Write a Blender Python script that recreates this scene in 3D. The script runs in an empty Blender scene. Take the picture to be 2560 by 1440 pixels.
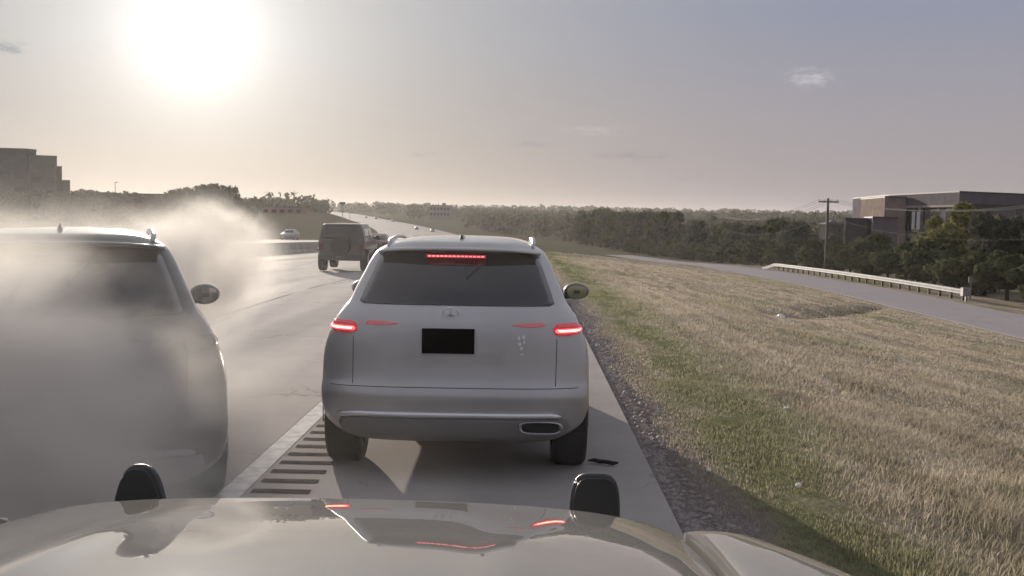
import bpy, math, random
import numpy as np
from mathutils import Vector, Matrix

sc = bpy.context.scene
C = sc.collection
rad = math.radians

# ------------------------------------------------------------------ camera
cam = bpy.data.objects.new('camera', bpy.data.cameras.new('camera'))
C.objects.link(cam); sc.camera = cam
cam.location = (0, 0, 1.88)
cam.data.sensor_width = 36.0
cam.data.lens = 2700 / 2560 * 36
cam.data.clip_start = 0.05
cam.data.clip_end = 9000
cam.rotation_euler = (Matrix.Rotation(math.atan(31.9 / 2700), 4, 'Z')
                      @ Matrix.Rotation(math.pi / 2 - math.atan(180.6 / 2700), 4, 'X')
                      @ Matrix.Rotation(rad(1.0), 4, 'Z')).to_euler()

# ------------------------------------------------------------------ sun, sky, exposure
SUN_EL, SUN_AZ = rad(8.8), rad(-17.1)
SUN = Vector((math.sin(SUN_AZ) * math.cos(SUN_EL), math.cos(SUN_AZ) * math.cos(SUN_EL), math.sin(SUN_EL)))
sun = bpy.data.objects.new('sun', bpy.data.lights.new('sun', 'SUN'))
C.objects.link(sun)
sun.data.energy = 5.0
sun.data.angle = rad(0.6)
sun.data.color = (1.0, 0.89, 0.76)
sun.rotation_euler = SUN.to_track_quat('Z', 'Y').to_euler()

world = bpy.data.worlds.new('World'); sc.world = world; world.use_nodes = True
sc.view_settings.view_transform = 'Standard'
sc.view_settings.look = 'None'
sc.view_settings.exposure = 0.6
sc.view_settings.gamma = 1.0
sc.view_settings.use_curve_mapping = False
sc.cycles.use_denoising = True
sc.cycles.max_bounces = 8
sc.cycles.diffuse_bounces = 3
sc.cycles.glossy_bounces = 3
sc.cycles.transmission_bounces = 3
sc.cycles.transparent_max_bounces = 32
sc.cycles.volume_bounces = 4
sc.cycles.volume_step_rate = 1.0
sc.cycles.volume_max_steps = 256
sc.cycles.sample_clamp_indirect = 4.0


class NB:
    """tiny node-graph writer"""
    def __init__(s, nt): s.nt = nt
    def n(s, t, **kw):
        nd = s.nt.nodes.new(t)
        for k, v in kw.items(): setattr(nd, k, v)
        return nd
    def put(s, sock, v):
        if isinstance(v, bpy.types.NodeSocket): s.nt.links.new(v, sock)
        elif v is not None: sock.default_value = v
    def m(s, op, a, b=None, c=None, clamp=False):
        nd = s.n('ShaderNodeMath', operation=op, use_clamp=clamp)
        for i, v in enumerate((a, b, c)):
            if v is not None: s.put(nd.inputs[i], v)
        return nd.outputs[0]
    def vm(s, op, a, b=None, out=0):
        nd = s.n('ShaderNodeVectorMath', operation=op)
        s.put(nd.inputs[0], a)
        if b is not None: s.put(nd.inputs[1], b)
        return nd.outputs['Value' if op in ('DOT_PRODUCT', 'LENGTH') else 0]
    def mix(s, f, a, b, mode='MIX'):
        nd = s.n('ShaderNodeMix', data_type='RGBA', blend_type=mode)
        s.put(nd.inputs[0], f)
        for i, v in ((6, a), (7, b)):
            s.put(nd.inputs[i], (*v, 1) if isinstance(v, tuple) and len(v) == 3 else v)
        return nd.outputs[2]
    def ramp(s, f, stops, mode='LINEAR'):
        nd = s.n('ShaderNodeValToRGB'); nd.color_ramp.interpolation = mode
        cr = nd.color_ramp
        while len(cr.elements) < len(stops): cr.elements.new(0.5)
        for e, (p, c) in zip(cr.elements, stops):
            e.position = p
            e.color = (*c, 1) if isinstance(c, tuple) else (c, c, c, 1)
        s.put(nd.inputs[0], f)
        return nd.outputs[0]
    def noise(s, vec, scale, detail=3, rough=.55, out=0):
        nd = s.n('ShaderNodeTexNoise'); nd.inputs['Scale'].default_value = scale
        nd.inputs['Detail'].default_value = detail; nd.inputs['Roughness'].default_value = rough
        if vec is not None: s.put(nd.inputs['Vector'], vec)
        return nd.outputs[out]
    def mapr(s, v, a, b, c=0., d=1.):
        nd = s.n('ShaderNodeMapRange'); nd.clamp = True
        nd.interpolation_type = 'SMOOTHSTEP'
        s.put(nd.inputs[0], v)
        for i, x in enumerate((a, b, c, d)): nd.inputs[1 + i].default_value = x
        return nd.outputs[0]


def build_sky():
    nt = world.node_tree; nb = NB(nt)
    bg = nt.nodes['Background']
    sky = nb.n('ShaderNodeTexSky', sky_type='NISHITA', sun_disc=False)
    sky.sun_elevation = SUN_EL; sky.sun_rotation = SUN_AZ
    sky.air_density = 1.0; sky.dust_density = 0.6; sky.ozone_density = 1.5
    d = nb.vm('NORMALIZE', nb.n('ShaderNodeTexCoord').outputs['Generated'])
    sep = nb.n('ShaderNodeSeparateXYZ'); nb.put(sep.inputs[0], d)
    dx, dy, dz = sep.outputs
    ang = nb.m('MULTIPLY', nb.m('ARCCOSINE', nb.m('MINIMUM', nb.vm('DOT_PRODUCT', d, tuple(SUN)), 0.999999)), 57.29578)
    # hazy evening air: pinkish low band turning blue-grey upward and away from the sun
    low = nb.ramp(nb.mapr(dz, -0.02, 0.5), [(0, (.236, .208, .214)), (.10, (.232, .214, .230)), (.33, (.188, .198, .252)), (1, (.26, .265, .30))])
    far = nb.mapr(ang, 5, 34)
    warm = nb.ramp(nb.mapr(dz, -0.02, 0.5), [(0, (.275, .238, .212)), (.25, (.268, .264, .268)), (1, (.28, .28, .30))])
    base = nb.mix(far, warm, low)
    base = nb.mix(.0012, base, sky.outputs[0], 'MIX')
    # the air scatters strongly round the low sun
    def gauss(a, w): return nb.m('MULTIPLY', nb.m('EXPONENT', nb.m('MULTIPLY', nb.m('POWER', nb.m('DIVIDE', ang, w), 2.0), -1.0)), a)

    def glow(a, w, col):
        nd = nb.n('ShaderNodeVectorMath', operation='SCALE'); nd.inputs[0].default_value = col
        nb.put(nd.inputs['Scale'], gauss(a, w)); return nd.outputs[0]
    def halo(a, w, col):
        nd = nb.n('ShaderNodeVectorMath', operation='SCALE'); nd.inputs[0].default_value = col
        nb.put(nd.inputs['Scale'], nb.m('MULTIPLY', nb.m('EXPONENT', nb.m('DIVIDE', ang, -w)), a)); return nd.outputs[0]
    tot = nb.vm('ADD', base, glow(.22, 2.6, (1, .98, .93)))
    tot = nb.vm('ADD', tot, halo(.60, 5.4, (1, .965, .885)))
    # a few thin clouds, each at its own bearing and height
    az = nb.m('MULTIPLY', nb.m('ARCTAN2', dx, dy), 57.29578)
    el = nb.m('MULTIPLY', nb.m('ARCSINE', dz), 57.29578)
    for (a0, e0, wa, we, col, k, sc_) in ((-25.6, 7.55, .95, .42, (.27, .28, .275), 1.0, 60), (14.4, 7.2, 1.3, .55, (.36, .35, .37), .8, 60),
                                          (5.7, 3.25, 2.2, .30, (.225, .20, .215), .9, 45), (3.5, 4.55, 1.9, .35, (.34, .30, .305), .8, 45),
                                          (0.4, 3.75, 1.6, .25, (.26, .23, .235), .7, 45), (-5.5, 3.1, 1.2, .2, (.29, .26, .25), .5, 45), (9.5, 2.1, 4.0, .4, (.24, .215, .23), .6, 30)):
        u = nb.m('POWER', nb.m('DIVIDE', nb.m('SUBTRACT', az, a0), wa), 2.0)
        v = nb.m('POWER', nb.m('DIVIDE', nb.m('SUBTRACT', el, e0), we), 2.0)
        msk = nb.m('EXPONENT', nb.m('MULTIPLY', nb.m('ADD', u, v), -1.0))
        nz = nb.noise(nb.vm('MULTIPLY', d, (1, 1, 3.0)), sc_ * 1.5, 6, .65)
        f = nb.m('MULTIPLY', nb.mapr(nb.m('MULTIPLY', msk, nb.m('SUBTRACT', nz, .27)), .04, .34), k)
        tot = nb.mix(f, tot, col)
    nb.put(bg.inputs[0], tot); bg.inputs[1].default_value = 1.0
build_sky()


# ------------------------------------------------------------------ helpers
def link(o, parent=None):
    C.objects.link(o)
    if parent is not None: o.parent = parent
    return o

def mesh(name, V, F, mat=None, parent=None, smooth=False):
    me = bpy.data.meshes.new(name)
    me.from_pydata([tuple(map(float, v)) for v in V], [], [tuple(int(i) for i in f) for f in F])
    if mat: me.materials.append(mat)
    if smooth: me.polygons.foreach_set('use_smooth', [True] * len(me.polygons))
    me.update()
    return link(bpy.data.objects.new(name, me), parent)

def tag(o, label=None, cat=None, group=None, kind=None):
    if label: o['label'] = label
    if cat: o['category'] = cat
    if group: o['group'] = group
    if kind: o['kind'] = kind
    return o

def thing(name, label, cat, loc=(0, 0, 0), rz=0.0, group=None):
    o = bpy.data.objects.new(name, None); C.objects.link(o)
    o.empty_display_size = .1
    o.location = loc; o.rotation_euler = (0, 0, rz)
    return tag(o, label, cat, group)

def dup(root, loc, rz=0, label=None, group=None, scale=None):
    r = root.copy(); C.objects.link(r); r.location = loc; r.rotation_euler = (0, 0, rz)
    if scale: r.scale = scale
    if label: r['label'] = label
    if group: r['group'] = group
    for ch in list(root.children):
        c = ch.copy(); C.objects.link(c); c.parent = r
        for g in list(ch.children):
            d = g.copy(); C.objects.link(d); d.parent = c
    return r

class MB:
    def __init__(s): s.V = []; s.F = []
    def add(s, V, F):
        b = len(s.V); s.V += [tuple(v) for v in V]; s.F += [tuple(i + b for i in f) for f in F]; return s
    def box(s, x0, x1, y0, y1, z0, z1, M=None):
        V = [(x, y, z) for z in (z0, z1) for y in (y0, y1) for x in (x0, x1)]
        if M is not None: V = [tuple(M @ Vector(v)) for v in V]
        return s.add(V, [(0, 2, 3, 1), (4, 5, 7, 6), (0, 1, 5, 4), (2, 6, 7, 3), (0, 4, 6, 2), (1, 3, 7, 5)])
    def tube(s, pts, r, n=8, caps=True):
        pts = [Vector(p) for p in pts]; V = []
        rs = r if isinstance(r, (list, tuple)) else [r] * len(pts)
        for i, p in enumerate(pts):
            t = (pts[min(i + 1, len(pts) - 1)] - pts[max(i - 1, 0)]).normalized()
            a = t.cross(Vector((0, 0, 1)) if abs(t.z) < .9 else Vector((1, 0, 0))).normalized(); b = t.cross(a)
            V += [tuple(p + (a * math.cos(6.28318 * k / n) + b * math.sin(6.28318 * k / n)) * rs[i]) for k in range(n)]
        F = [(i * n + k, i * n + (k + 1) % n, (i + 1) * n + (k + 1) % n, (i + 1) * n + k) for i in range(len(pts) - 1) for k in range(n)]
        if caps: F += [tuple(range(n))[::-1], tuple(range((len(pts) - 1) * n, len(pts) * n))]
        return s.add(V, F)
    def build(s, name, mat, parent=None, smooth=False): return mesh(name, s.V, s.F, mat, parent, smooth)

def pchip(pts):
    x = np.array([p[0] for p in pts], float); y = np.array([p[1] for p in pts], float)
    h = np.diff(x); dl = np.diff(y) / h; d = np.zeros_like(y)
    for i in range(1, len(x) - 1):
        if dl[i - 1] * dl[i] > 0:
            w1, w2 = 2 * h[i] + h[i - 1], h[i] + 2 * h[i - 1]
            d[i] = (w1 + w2) / (w1 / dl[i - 1] + w2 / dl[i])
    d[0], d[-1] = dl[0], dl[-1]
    def f(t):
        t = np.clip(np.asarray(t, float), x[0], x[-1])
        i = np.clip(np.searchsorted(x, t, side='right') - 1, 0, len(h) - 1)
        u = (t - x[i]) / h[i]
        return ((2 * u**3 - 3 * u**2 + 1) * y[i] + (u**3 - 2 * u**2 + u) * h[i] * d[i]
                + (-2 * u**3 + 3 * u**2) * y[i + 1] + (u**3 - u**2) * h[i] * d[i + 1])
    return f

def setin(b, **kw):
    for k, v in kw.items():
        k = k.replace('_', ' ')
        if k in b.inputs: b.inputs[k].default_value = (*v, 1) if isinstance(v, tuple) and len(v) == 3 else v

def pmat(name, col, rough=.5, metal=0., var=0., scale=4., bump=0., bscale=40., emit=None, estr=0., coat=0., spec=.5, col2=None, croff=.03):
    m = bpy.data.materials.new(name); m.use_nodes = True
    nb = NB(m.node_tree); b = m.node_tree.nodes['Principled BSDF']
    setin(b, Base_Color=col, Roughness=rough, Metallic=metal, Specular_IOR_Level=spec, Coat_Weight=coat, Coat_Roughness=croff)
    tc = nb.n('ShaderNodeTexCoord').outputs['Object']
    if var or col2:
        c2 = col2 or tuple(c * (1 - var) for c in col)
        nb.put(b.inputs['Base Color'], nb.mix(nb.mapr(nb.noise(tc, scale, 4), .3, .7), col, c2))
    if bump:
        bp = nb.n('ShaderNodeBump'); bp.inputs['Strength'].default_value = bump; bp.inputs['Distance'].default_value = .02
        nb.put(bp.inputs['Height'], nb.noise(tc, bscale, 4)); nb.put(b.inputs['Normal'], bp.outputs[0])
    if emit: setin(b, Emission_Color=emit, Emission_Strength=estr)
    return m

M = {}
M['silver'] = pmat('silver paint', (.50, .485, .48), .42, .45, coat=1., var=.16, scale=1.1)
M['black_paint'] = pmat('black paint', (.018, .018, .02), .45, 0., coat=1.)
M['hood'] = pmat('dusty black paint', (.23, .223, .21), .9, 0., var=.12, scale=3, coat=.9, croff=.008, spec=0.)
M['dark_suv'] = pmat('charcoal paint', (.022, .021, .022), .4, .2, coat=1.)
M['jeep'] = pmat('dark grey paint', (.045, .043, .045), .45, .1, coat=.6)
M['redcar'] = pmat('maroon paint', (.16, .06, .055), .4, .2, coat=.8)
M['whitecar'] = pmat('white paint', (.26, .26, .27), .4, 0., coat=.8)
M['greycar'] = pmat('grey paint', (.12, .12, .13), .4, .3, coat=.8)
M['plastic'] = pmat('black plastic', (.025, .025, .026), .55, bump=.15, bscale=300)
M['trimgrey'] = pmat('grey plastic', (.06, .06, .062), .5)
M['glass'] = pmat('tinted glass', (.016, .016, .02), .06, 0., coat=.5)
M['chrome'] = pmat('chrome', (.75, .75, .76), .16, 1.)
M['alloy'] = pmat('alloy', (.45, .45, .46), .3, 1.)
M['tyre'] = pmat('tyre rubber', (.022, .022, .022), .8, bump=.3, bscale=60)
M['valance'] = pmat('grey valance plastic', (.23, .222, .225), .55)
M['strip'] = pmat('satin bright strip', (.80, .79, .80), .25, .6)
M['tip'] = pmat('smoked chrome', (.36, .36, .37), .25, 1.)
M['badge'] = pmat('bright badge', (.85, .85, .86), .4, .2)
M['gap'] = pmat('panel gap', (.008, .008, .008), .8)
M['plate'] = pmat('black plate', (.002, .002, .002), .9, spec=.05)
M['lens'] = pmat('red lens', (.22, .012, .02), .15, coat=.6, emit=(1, .03, .06), estr=.22)
M['lens_pale'] = pmat('pale red lens', (.34, .13, .13), .3, coat=.5, emit=(1, .16, .20), estr=.13)
M['lit_red'] = pmat('lit red lamp', (.5, .05, .05), .3, emit=(1, .10, .10), estr=1.6)
M['lit_core'] = pmat('lit lamp core', (.8, .4, .3), .3, emit=(1, .62, .42), estr=2.2)
M['lit_led'] = pmat('lit red diode', (.6, .1, .1), .3, emit=(1, .22, .25), estr=1.6)
M['offlamp'] = pmat('unlit red lamp', (.10, .01, .012), .2, coat=.5)
M['mirror'] = pmat('mirror glass', (.8, .8, .8), .03, 1.)
M['steel'] = pmat('galvanised steel', (.27, .26, .258), .65, .2, var=.35, scale=2.2)
M['wood'] = pmat('weathered pole wood', (.10, .075, .06), .85, var=.4, scale=6)
M['cable'] = pmat('cable', (.10, .10, .10), .9, spec=.1)
M['bark'] = pmat('bark', (.07, .055, .045), .9, var=.4, scale=5)
M['white_line'] = pmat('worn white paint', (.86, .835, .81), .85, var=.28, scale=11, bump=.2, bscale=60, spec=0.)
M['faded_line'] = pmat('faded white paint', (.78, .75, .72), .85, var=.4, scale=7, spec=0.)
M['yellow_line'] = pmat('worn yellow paint', (.55, .36, .07), .85, spec=0., var=.3, scale=9)
M['groove'] = pmat('dark groove', (.12, .11, .103), .9, spec=0., var=.4, scale=12)
M['joint'] = pmat('joint sealant', (.08, .075, .07), .9, spec=0., var=.3, scale=3)
M['litter'] = pmat('pale litter', (.78, .76, .74), .6)
M['stone'] = pmat('pale stone', (.34, .30, .28), .85, var=.4, scale=15)
M['rubber'] = pmat('rubber scrap', (.012, .012, .012), .7)
M['barrier'] = pmat('barrier concrete', (.36, .34, .31), .85, var=.3, scale=.8, bump=.2)


def concrete(name, a, b, rough=.55, streak=True, spec=.5, jointsp=None):
    m = bpy.data.materials.new(name); m.use_nodes = True
    nb = NB(m.node_tree); bs = m.node_tree.nodes['Principled BSDF']
    tc = nb.n('ShaderNodeTexCoord').outputs['Object']
    big = nb.noise(nb.vm('MULTIPLY', tc, (.9, .05, 1)), 1.0, 4)
    med = nb.noise(tc, 1.3, 5, .6)
    fine = nb.noise(tc, 90, 3, .7)
    f = nb.m('ADD', nb.m('MULTIPLY', big, .55 if streak else .15), nb.m('ADD', nb.m('MULTIPLY', med, .3), nb.m('MULTIPLY', fine, .15 if streak else .3)))
    col = nb.mix(nb.mapr(f, .3, .68), a, b)
    sx = nb.n('ShaderNodeSeparateXYZ'); nb.put(sx.inputs[0], tc)
    lane = nb.m('COSINE', nb.m('MULTIPLY', nb.m('ADD', sx.outputs[0], 3.5), 3.4907 / 1.0 * .5))
    lane = nb.m('MULTIPLY', nb.mapr(lane, .3, 1.0), nb.mapr(big, .25, .6, .2, .75))
    if streak: col = nb.mix(nb.m('MULTIPLY', lane, .38), col, tuple(c * .55 for c in a))
    # oil and rubber spots
    sp = nb.mapr(nb.noise(tc, 3.1, 5, .7), .66, .75)
    col = nb.mix(nb.m('MULTIPLY', sp, .45), col, tuple(c * .35 for c in a))
    vo = nb.n('ShaderNodeTexVoronoi', feature='DISTANCE_TO_EDGE'); vo.inputs['Scale'].default_value = .42
    dn = nb.n('ShaderNodeTexNoise'); dn.inputs['Scale'].default_value = 1.7; dn.inputs['Detail'].default_value = 5; nb.put(dn.inputs['Vector'], tc)
    nb.put(vo.inputs['Vector'], nb.vm('ADD', tc, dn.outputs['Color']))
    ck = nb.m('MULTIPLY', nb.mapr(vo.outputs['Distance'], .003, .009, 1, 0), nb.mapr(nb.noise(tc, .35, 3), .5, .6))
    col = nb.mix(nb.m('MULTIPLY', ck, .6), col, tuple(c * .35 for c in a))
    nb.put(bs.inputs['Base Color'], col)
    nb.put(bs.inputs['Roughness'], nb.mapr(big, .3, .7, rough - .08, rough + .1))
    bs.inputs['Specular IOR Level'].default_value = spec
    bp = nb.n('ShaderNodeBump'); bp.inputs['Strength'].default_value = .25; bp.inputs['Distance'].default_value = .006
    nb.put(bp.inputs['Height'], nb.noise(tc, 130, 3, .7)); nb.put(bs.inputs['Normal'], bp.outputs[0])
    return m
M['highway'] = concrete('highway concrete', (.29, .264, .255), (.41, .378, .365), .85, spec=.004)
M['shoulder'] = concrete('shoulder concrete', (.34, .315, .30), (.45, .42, .405), .85, spec=0.)
M['frontage'] = concrete('frontage concrete', (.33, .30, .31), (.42, .385, .395), .8, streak=False, spec=0.)


def grass_colour(nb, tc):
    big = nb.noise(nb.vm('MULTIPLY', tc, (1, .45, 1)), .22, 4, .6)
    mid = nb.noise(nb.vm('MULTIPLY', tc, (1, .5, 1)), .9, 4, .65)
    sep = nb.n('ShaderNodeSeparateXYZ'); nb.put(sep.inputs[0], tc)
    x, y = sep.outputs[0], sep.outputs[1]
    # greener strip beside the shoulder, drier down the bank
    edge = nb.m('MULTIPLY', nb.mapr(x, 1.2, 1.9), nb.mapr(x, 2.0, 3.7, 1, 0))
    gr = nb.m('ADD', nb.mapr(big, .50, .66, 0, .7), nb.m('MULTIPLY', edge, nb.mapr(mid, .30, .52)), clamp=True)
    dry = nb.mix(nb.mapr(mid, .32, .66), (.31, .262, .20), (.45, .388, .30))
    # mower rows running along the road
    row = nb.noise(nb.vm('MULTIPLY', tc, (2.0, .03, 1)), 1.0, 3, .55)
    dry = nb.mix(nb.mapr(row, .46, .62, 0, .8), dry, (.53, .465, .375))
    green = nb.mix(nb.noise(tc, 3.0, 3), (.165, .185, .085), (.255, .265, .13))
    near = nb.mix(gr, dry, green)
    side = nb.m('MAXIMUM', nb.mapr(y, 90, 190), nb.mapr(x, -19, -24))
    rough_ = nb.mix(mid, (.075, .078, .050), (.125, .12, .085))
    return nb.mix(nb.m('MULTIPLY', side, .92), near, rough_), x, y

def ground_mat():
    m = bpy.data.materials.new('dry grass ground'); m.use_nodes = True
    nb = NB(m.node_tree); bs = m.node_tree.nodes['Principled BSDF']
    tc = nb.n('ShaderNodeTexCoord').outputs['Object']
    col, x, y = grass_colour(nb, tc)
    fine = nb.noise(nb.vm('MULTIPLY', tc, (1.4, .7, 1)), 11, 5, .75)
    clump = nb.noise(nb.vm('MULTIPLY', tc, (1.4, .55, 1)), 2.6, 4, .7)
    col = nb.mix(nb.mapr(fine, .36, .62, .5, 0), col, (.10, .08, .065))
    col = nb.mix(nb.mapr(clump, .58, .72, 0, .5), col, (.115, .09, .075))
    # loose gravel and dirt beside the slab
    gn = nb.noise(tc, 55, 4, .8)
    gcol = nb.ramp(gn, [(.28, (.11, .095, .092)), (.5, (.24, .205, .195)), (.63, (.33, .285, .27)), (.72, (.55, .50, .48))])
    wob = nb.m('ADD', x, nb.m('MULTIPLY', nb.m('SUBTRACT', nb.noise(tc, 1.1, 4), .5), 1.1))
    g = nb.m('MULTIPLY', nb.mapr(wob, 1.20, 1.60, 1, 0), nb.mapr(y, 20, 45, 1, 0))
    g = nb.m('MULTIPLY', g, nb.mapr(x, -3, -2, 0, 1))
    col = nb.mix(g, col, gcol)
    # bare eroded runnel coming down the bank
    px, py = nb.m('SUBTRACT', x, 7.2), nb.m('SUBTRACT', y, 31.0)
    along = nb.m('ADD', nb.m('MULTIPLY', px, .387), nb.m('MULTIPLY', py, .922))
    acr = nb.m('ABSOLUTE', nb.m('ADD', nb.m('SUBTRACT', nb.m('MULTIPLY', px, .922), nb.m('MULTIPLY', py, .387)), nb.m('MULTIPLY', nb.m('SUBTRACT', nb.noise(tc, .5, 4), .5), 1.6)))
    run = nb.m('MULTIPLY', nb.mapr(acr, .12, .55, 1, 0), nb.m('MULTIPLY', nb.mapr(along, -1, 1), nb.mapr(along, 32, 34, 1, 0)))
    col = nb.mix(nb.m('MULTIPLY', run, nb.mapr(nb.noise(tc, 1.6, 4), .35, .6, .35, 1)), col, (.085, .068, .058))
    bare = nb.m('MULTIPLY', nb.mapr(nb.m('ABSOLUTE', acr), .5, 2.4, 1, 0), nb.m('MULTIPLY', nb.mapr(along, -2, 3), nb.mapr(along, 14, 26, 1, 0)))
    col = nb.mix(nb.m('MULTIPLY', bare, .45), col, (.25, .20, .175))
    nb.put(bs.inputs['Base Color'], col)
    bs.inputs['Roughness'].default_value = .95; bs.inputs['Specular IOR Level'].default_value = 0.
    bp = nb.n('ShaderNodeBump'); bp.inputs['Strength'].default_value = .9; bp.inputs['Distance'].default_value = .08
    h = nb.m('ADD', fine, nb.m('MULTIPLY', clump, -.6))
    nb.put(bp.inputs['Height'], h); nb.put(bs.inputs['Normal'], bp.outputs[0])
    return m
M['ground'] = ground_mat()

def blade_mat():
    m = bpy.data.materials.new('grass blade'); m.use_nodes = True
    nb = NB(m.node_tree); nt = m.node_tree; bs = nt.nodes['Principled BSDF']
    tc = nb.n('ShaderNodeTexCoord').outputs['Object']
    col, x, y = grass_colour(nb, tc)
    at = nb.n('ShaderNodeAttribute', attribute_name='tint')
    col = nb.mix(nb.m('MULTIPLY', at.outputs['Fac'], .5), col, (.53, .46, .36))
    col = nb.mix(nb.m('MULTIPLY', nb.m('SUBTRACT', .45, at.outputs['Fac'], clamp=True), .9), col, (.13, .115, .06))
    nb.put(bs.inputs['Base Color'], col); bs.inputs['Roughness'].default_value = .8; bs.inputs['Specular IOR Level'].default_value = .0
    tr = nb.n('ShaderNodeBsdfTranslucent'); nb.put(tr.inputs[0], col)
    mx = nb.n('ShaderNodeMixShader'); mx.inputs[0].default_value = .35
    nt.links.new(bs.outputs[0], mx.inputs[1]); nt.links.new(tr.outputs[0], mx.inputs[2])
    nt.links.new(mx.outputs[0], nt.nodes['Material Output'].inputs[0])
    return m
M['blade'] = blade_mat()

def leaf_mat(name, a, b):
    m = bpy.data.materials.new(name); m.use_nodes = True
    nb = NB(m.node_tree); nt = m.node_tree; bs = nt.nodes['Principled BSDF']
    at = nb.n('ShaderNodeAttribute', attribute_name='tint')
    oi = nb.n('ShaderNodeObjectInfo')
    col = nb.mix(at.outputs['Fac'], a, b)
    col = nb.mix(nb.m('MULTIPLY', oi.outputs['Random'], .35), col, (a[0] * 1.5, a[1] * 1.3, a[2] * .9))
    nb.put(bs.inputs['Base Color'], col); bs.inputs['Roughness'].default_value = .8; bs.inputs['Specular IOR Level'].default_value = 0.
    tr = nb.n('ShaderNodeBsdfTranslucent'); nb.put(tr.inputs[0], col)
    mx = nb.n('ShaderNodeMixShader'); mx.inputs[0].default_value = .22
    nt.links.new(bs.outputs[0], mx.inputs[1]); nt.links.new(tr.outputs[0], mx.inputs[2])
    nt.links.new(mx.outputs[0], nt.nodes['Material Output'].inputs[0])
    return m
M['leaf_dark'] = leaf_mat('dark leaves', (.075, .078, .064), (.14, .142, .108))
M['leaf_mid'] = leaf_mat('mid leaves', (.070, .080, .048), (.14, .148, .085))
M['leaf_olive'] = leaf_mat('olive leaves', (.14, .145, .065), (.27, .26, .12))

# ------------------------------------------------------------------ terrain
zr = pchip([(-60, 0), (0, 0), (25, -.05), (41, -.38), (60, -.75), (85, -1.25), (120, -2), (230, -5), (340, -6.6), (460, -6.5), (700, -4), (1000, .5), (1700, 5), (3200, 21)])
zR = pchip([(-60, -2.85), (0, -2.85), (67, -2.9), (121, -3.5), (174, -4.9), (300, -6.6), (460, -6.8), (700, -4.5), (1000, 0), (1700, 5), (3200, 22)])
zL = pchip([(-60, 0), (0, 0), (60, -.5), (100, -.9), (150, -1.2), (200, -.9), (300, .2), (450, 1.5), (700, 3.0), (1000, 4.5), (1700, 8), (3200, 23)])
qR = pchip([(1.2, 0), (3.5, .075), (8, .29), (14, .63), (20.5, .985), (21, 1), (2000, 1)])
qL = pchip([(-2000, 1), (-60, 1), (-36, .12), (-33.3, .0), (-17, 0)])
qO = pchip([(-60, .0), (-34, 1), (-17.4, 1), (-16.6, 0)])
def cr(Y):
    Y = np.asarray(Y, float)
    a = np.clip(Y - 70, 0, 630)
    return -2e-4 * a**2 - .25 * np.clip(Y - 700, 0, None)
def opp(Y): return np.clip((np.asarray(Y, float) - 50) / 100, 0, 1) * .8
def gz(xp, Y):
    """ground height at offset xp from the road line, distance Y"""
    xp = np.asarray(xp, float); Y = np.asarray(Y, float)
    a = zr(Y)
    right = np.where(xp > 1.2, qR(xp), 0)
    left = np.where(xp < -17, qL(np.minimum(xp, -17)), 0)
    z = a + right * (zR(Y) - a) + left * (zL(Y) - a)
    z = z + np.where((xp < -16.6) & (xp > -60), qO(np.clip(xp, -60, -16.6)) * opp(Y) * (1 - left), 0)
    wob = np.sin(xp * .9 + Y * .31) * np.sin(Y * .47 - xp * .23) * .06 * np.clip((xp - 2.5) / 4, 0, 1) * np.clip((19.5 - xp) / 3, 0, 1)
    al = (xp - 7.2) * .387 + (Y - 31) * .922; ac = (xp - 7.2) * .922 - (Y - 31) * .387
    gully = .22 * np.exp(-(ac / .8) ** 2) * np.clip((al + 1) / 2, 0, 1) * np.clip((34 - al) / 3, 0, 1) * (xp > 1.5)
    return z + wob - gully

def build_ground():
    rng = np.random.default_rng(5)
    xs = np.concatenate([-np.geomspace(1600, 62, 22), np.arange(-60, -37, 3.), [-36, -34.5, -33.2, -33.0, -25, -17.5, -17.3, -16.9, -16.5, -16.3, -16.1, -9, -2.1, .80, .90, .97, 1.1, 1.3, 1.5],
                         np.arange(1.75, 8, .25), np.arange(8, 20.5, .5), [20.6, 20.8, 21.0, 23.5, 26.2, 26.4, 26.6, 27.5, 29], np.arange(31, 61, 3.), np.geomspace(66, 1600, 20)])
    ys = np.concatenate([[-60, -30, -10, -4, 0], np.arange(1.5, 20, .3), np.arange(20, 60, .8), np.arange(60, 130, 2.), np.arange(130, 400, 8), np.geomspace(405, 3100, 60)])
    X, Y = np.meshgrid(xs, ys)
    Z = gz(X, Y)
    paved = ((X > -16.2) & (X < .85)) | ((X > -33.1) & (X < -17.4)) | ((X > 20.9) & (X < 26.3))
    Z = np.where(paved, Z - .14, Z - .02)
    lump = rng.normal(0, 1, Z.shape)
    Z += lump * np.where((X > 1.7) & (X < 20), np.clip(.007 + .0006 * Y, 0, .04), 0)
    # rolling wooded hills far off
    Z += np.where(Y > 700, (np.sin(X * .006 + 1) * np.sin(Y * .004) * 2.2 + np.sin(X * .017 + Y * .003) * 1.0) * np.clip((Y - 700) / 500, 0, 1), 0)
    nx, ny = len(xs), len(ys)
    V = np.stack([X + cr(Y), Y, Z], -1).reshape(-1, 3)
    F = [(j * nx + i, j * nx + i + 1, (j + 1) * nx + i + 1, (j + 1) * nx + i) for j in range(ny - 1) for i in range(nx - 1)]
    tag(mesh('ground', V, F, M['ground'], smooth=True), kind='structure')
build_ground()

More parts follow.
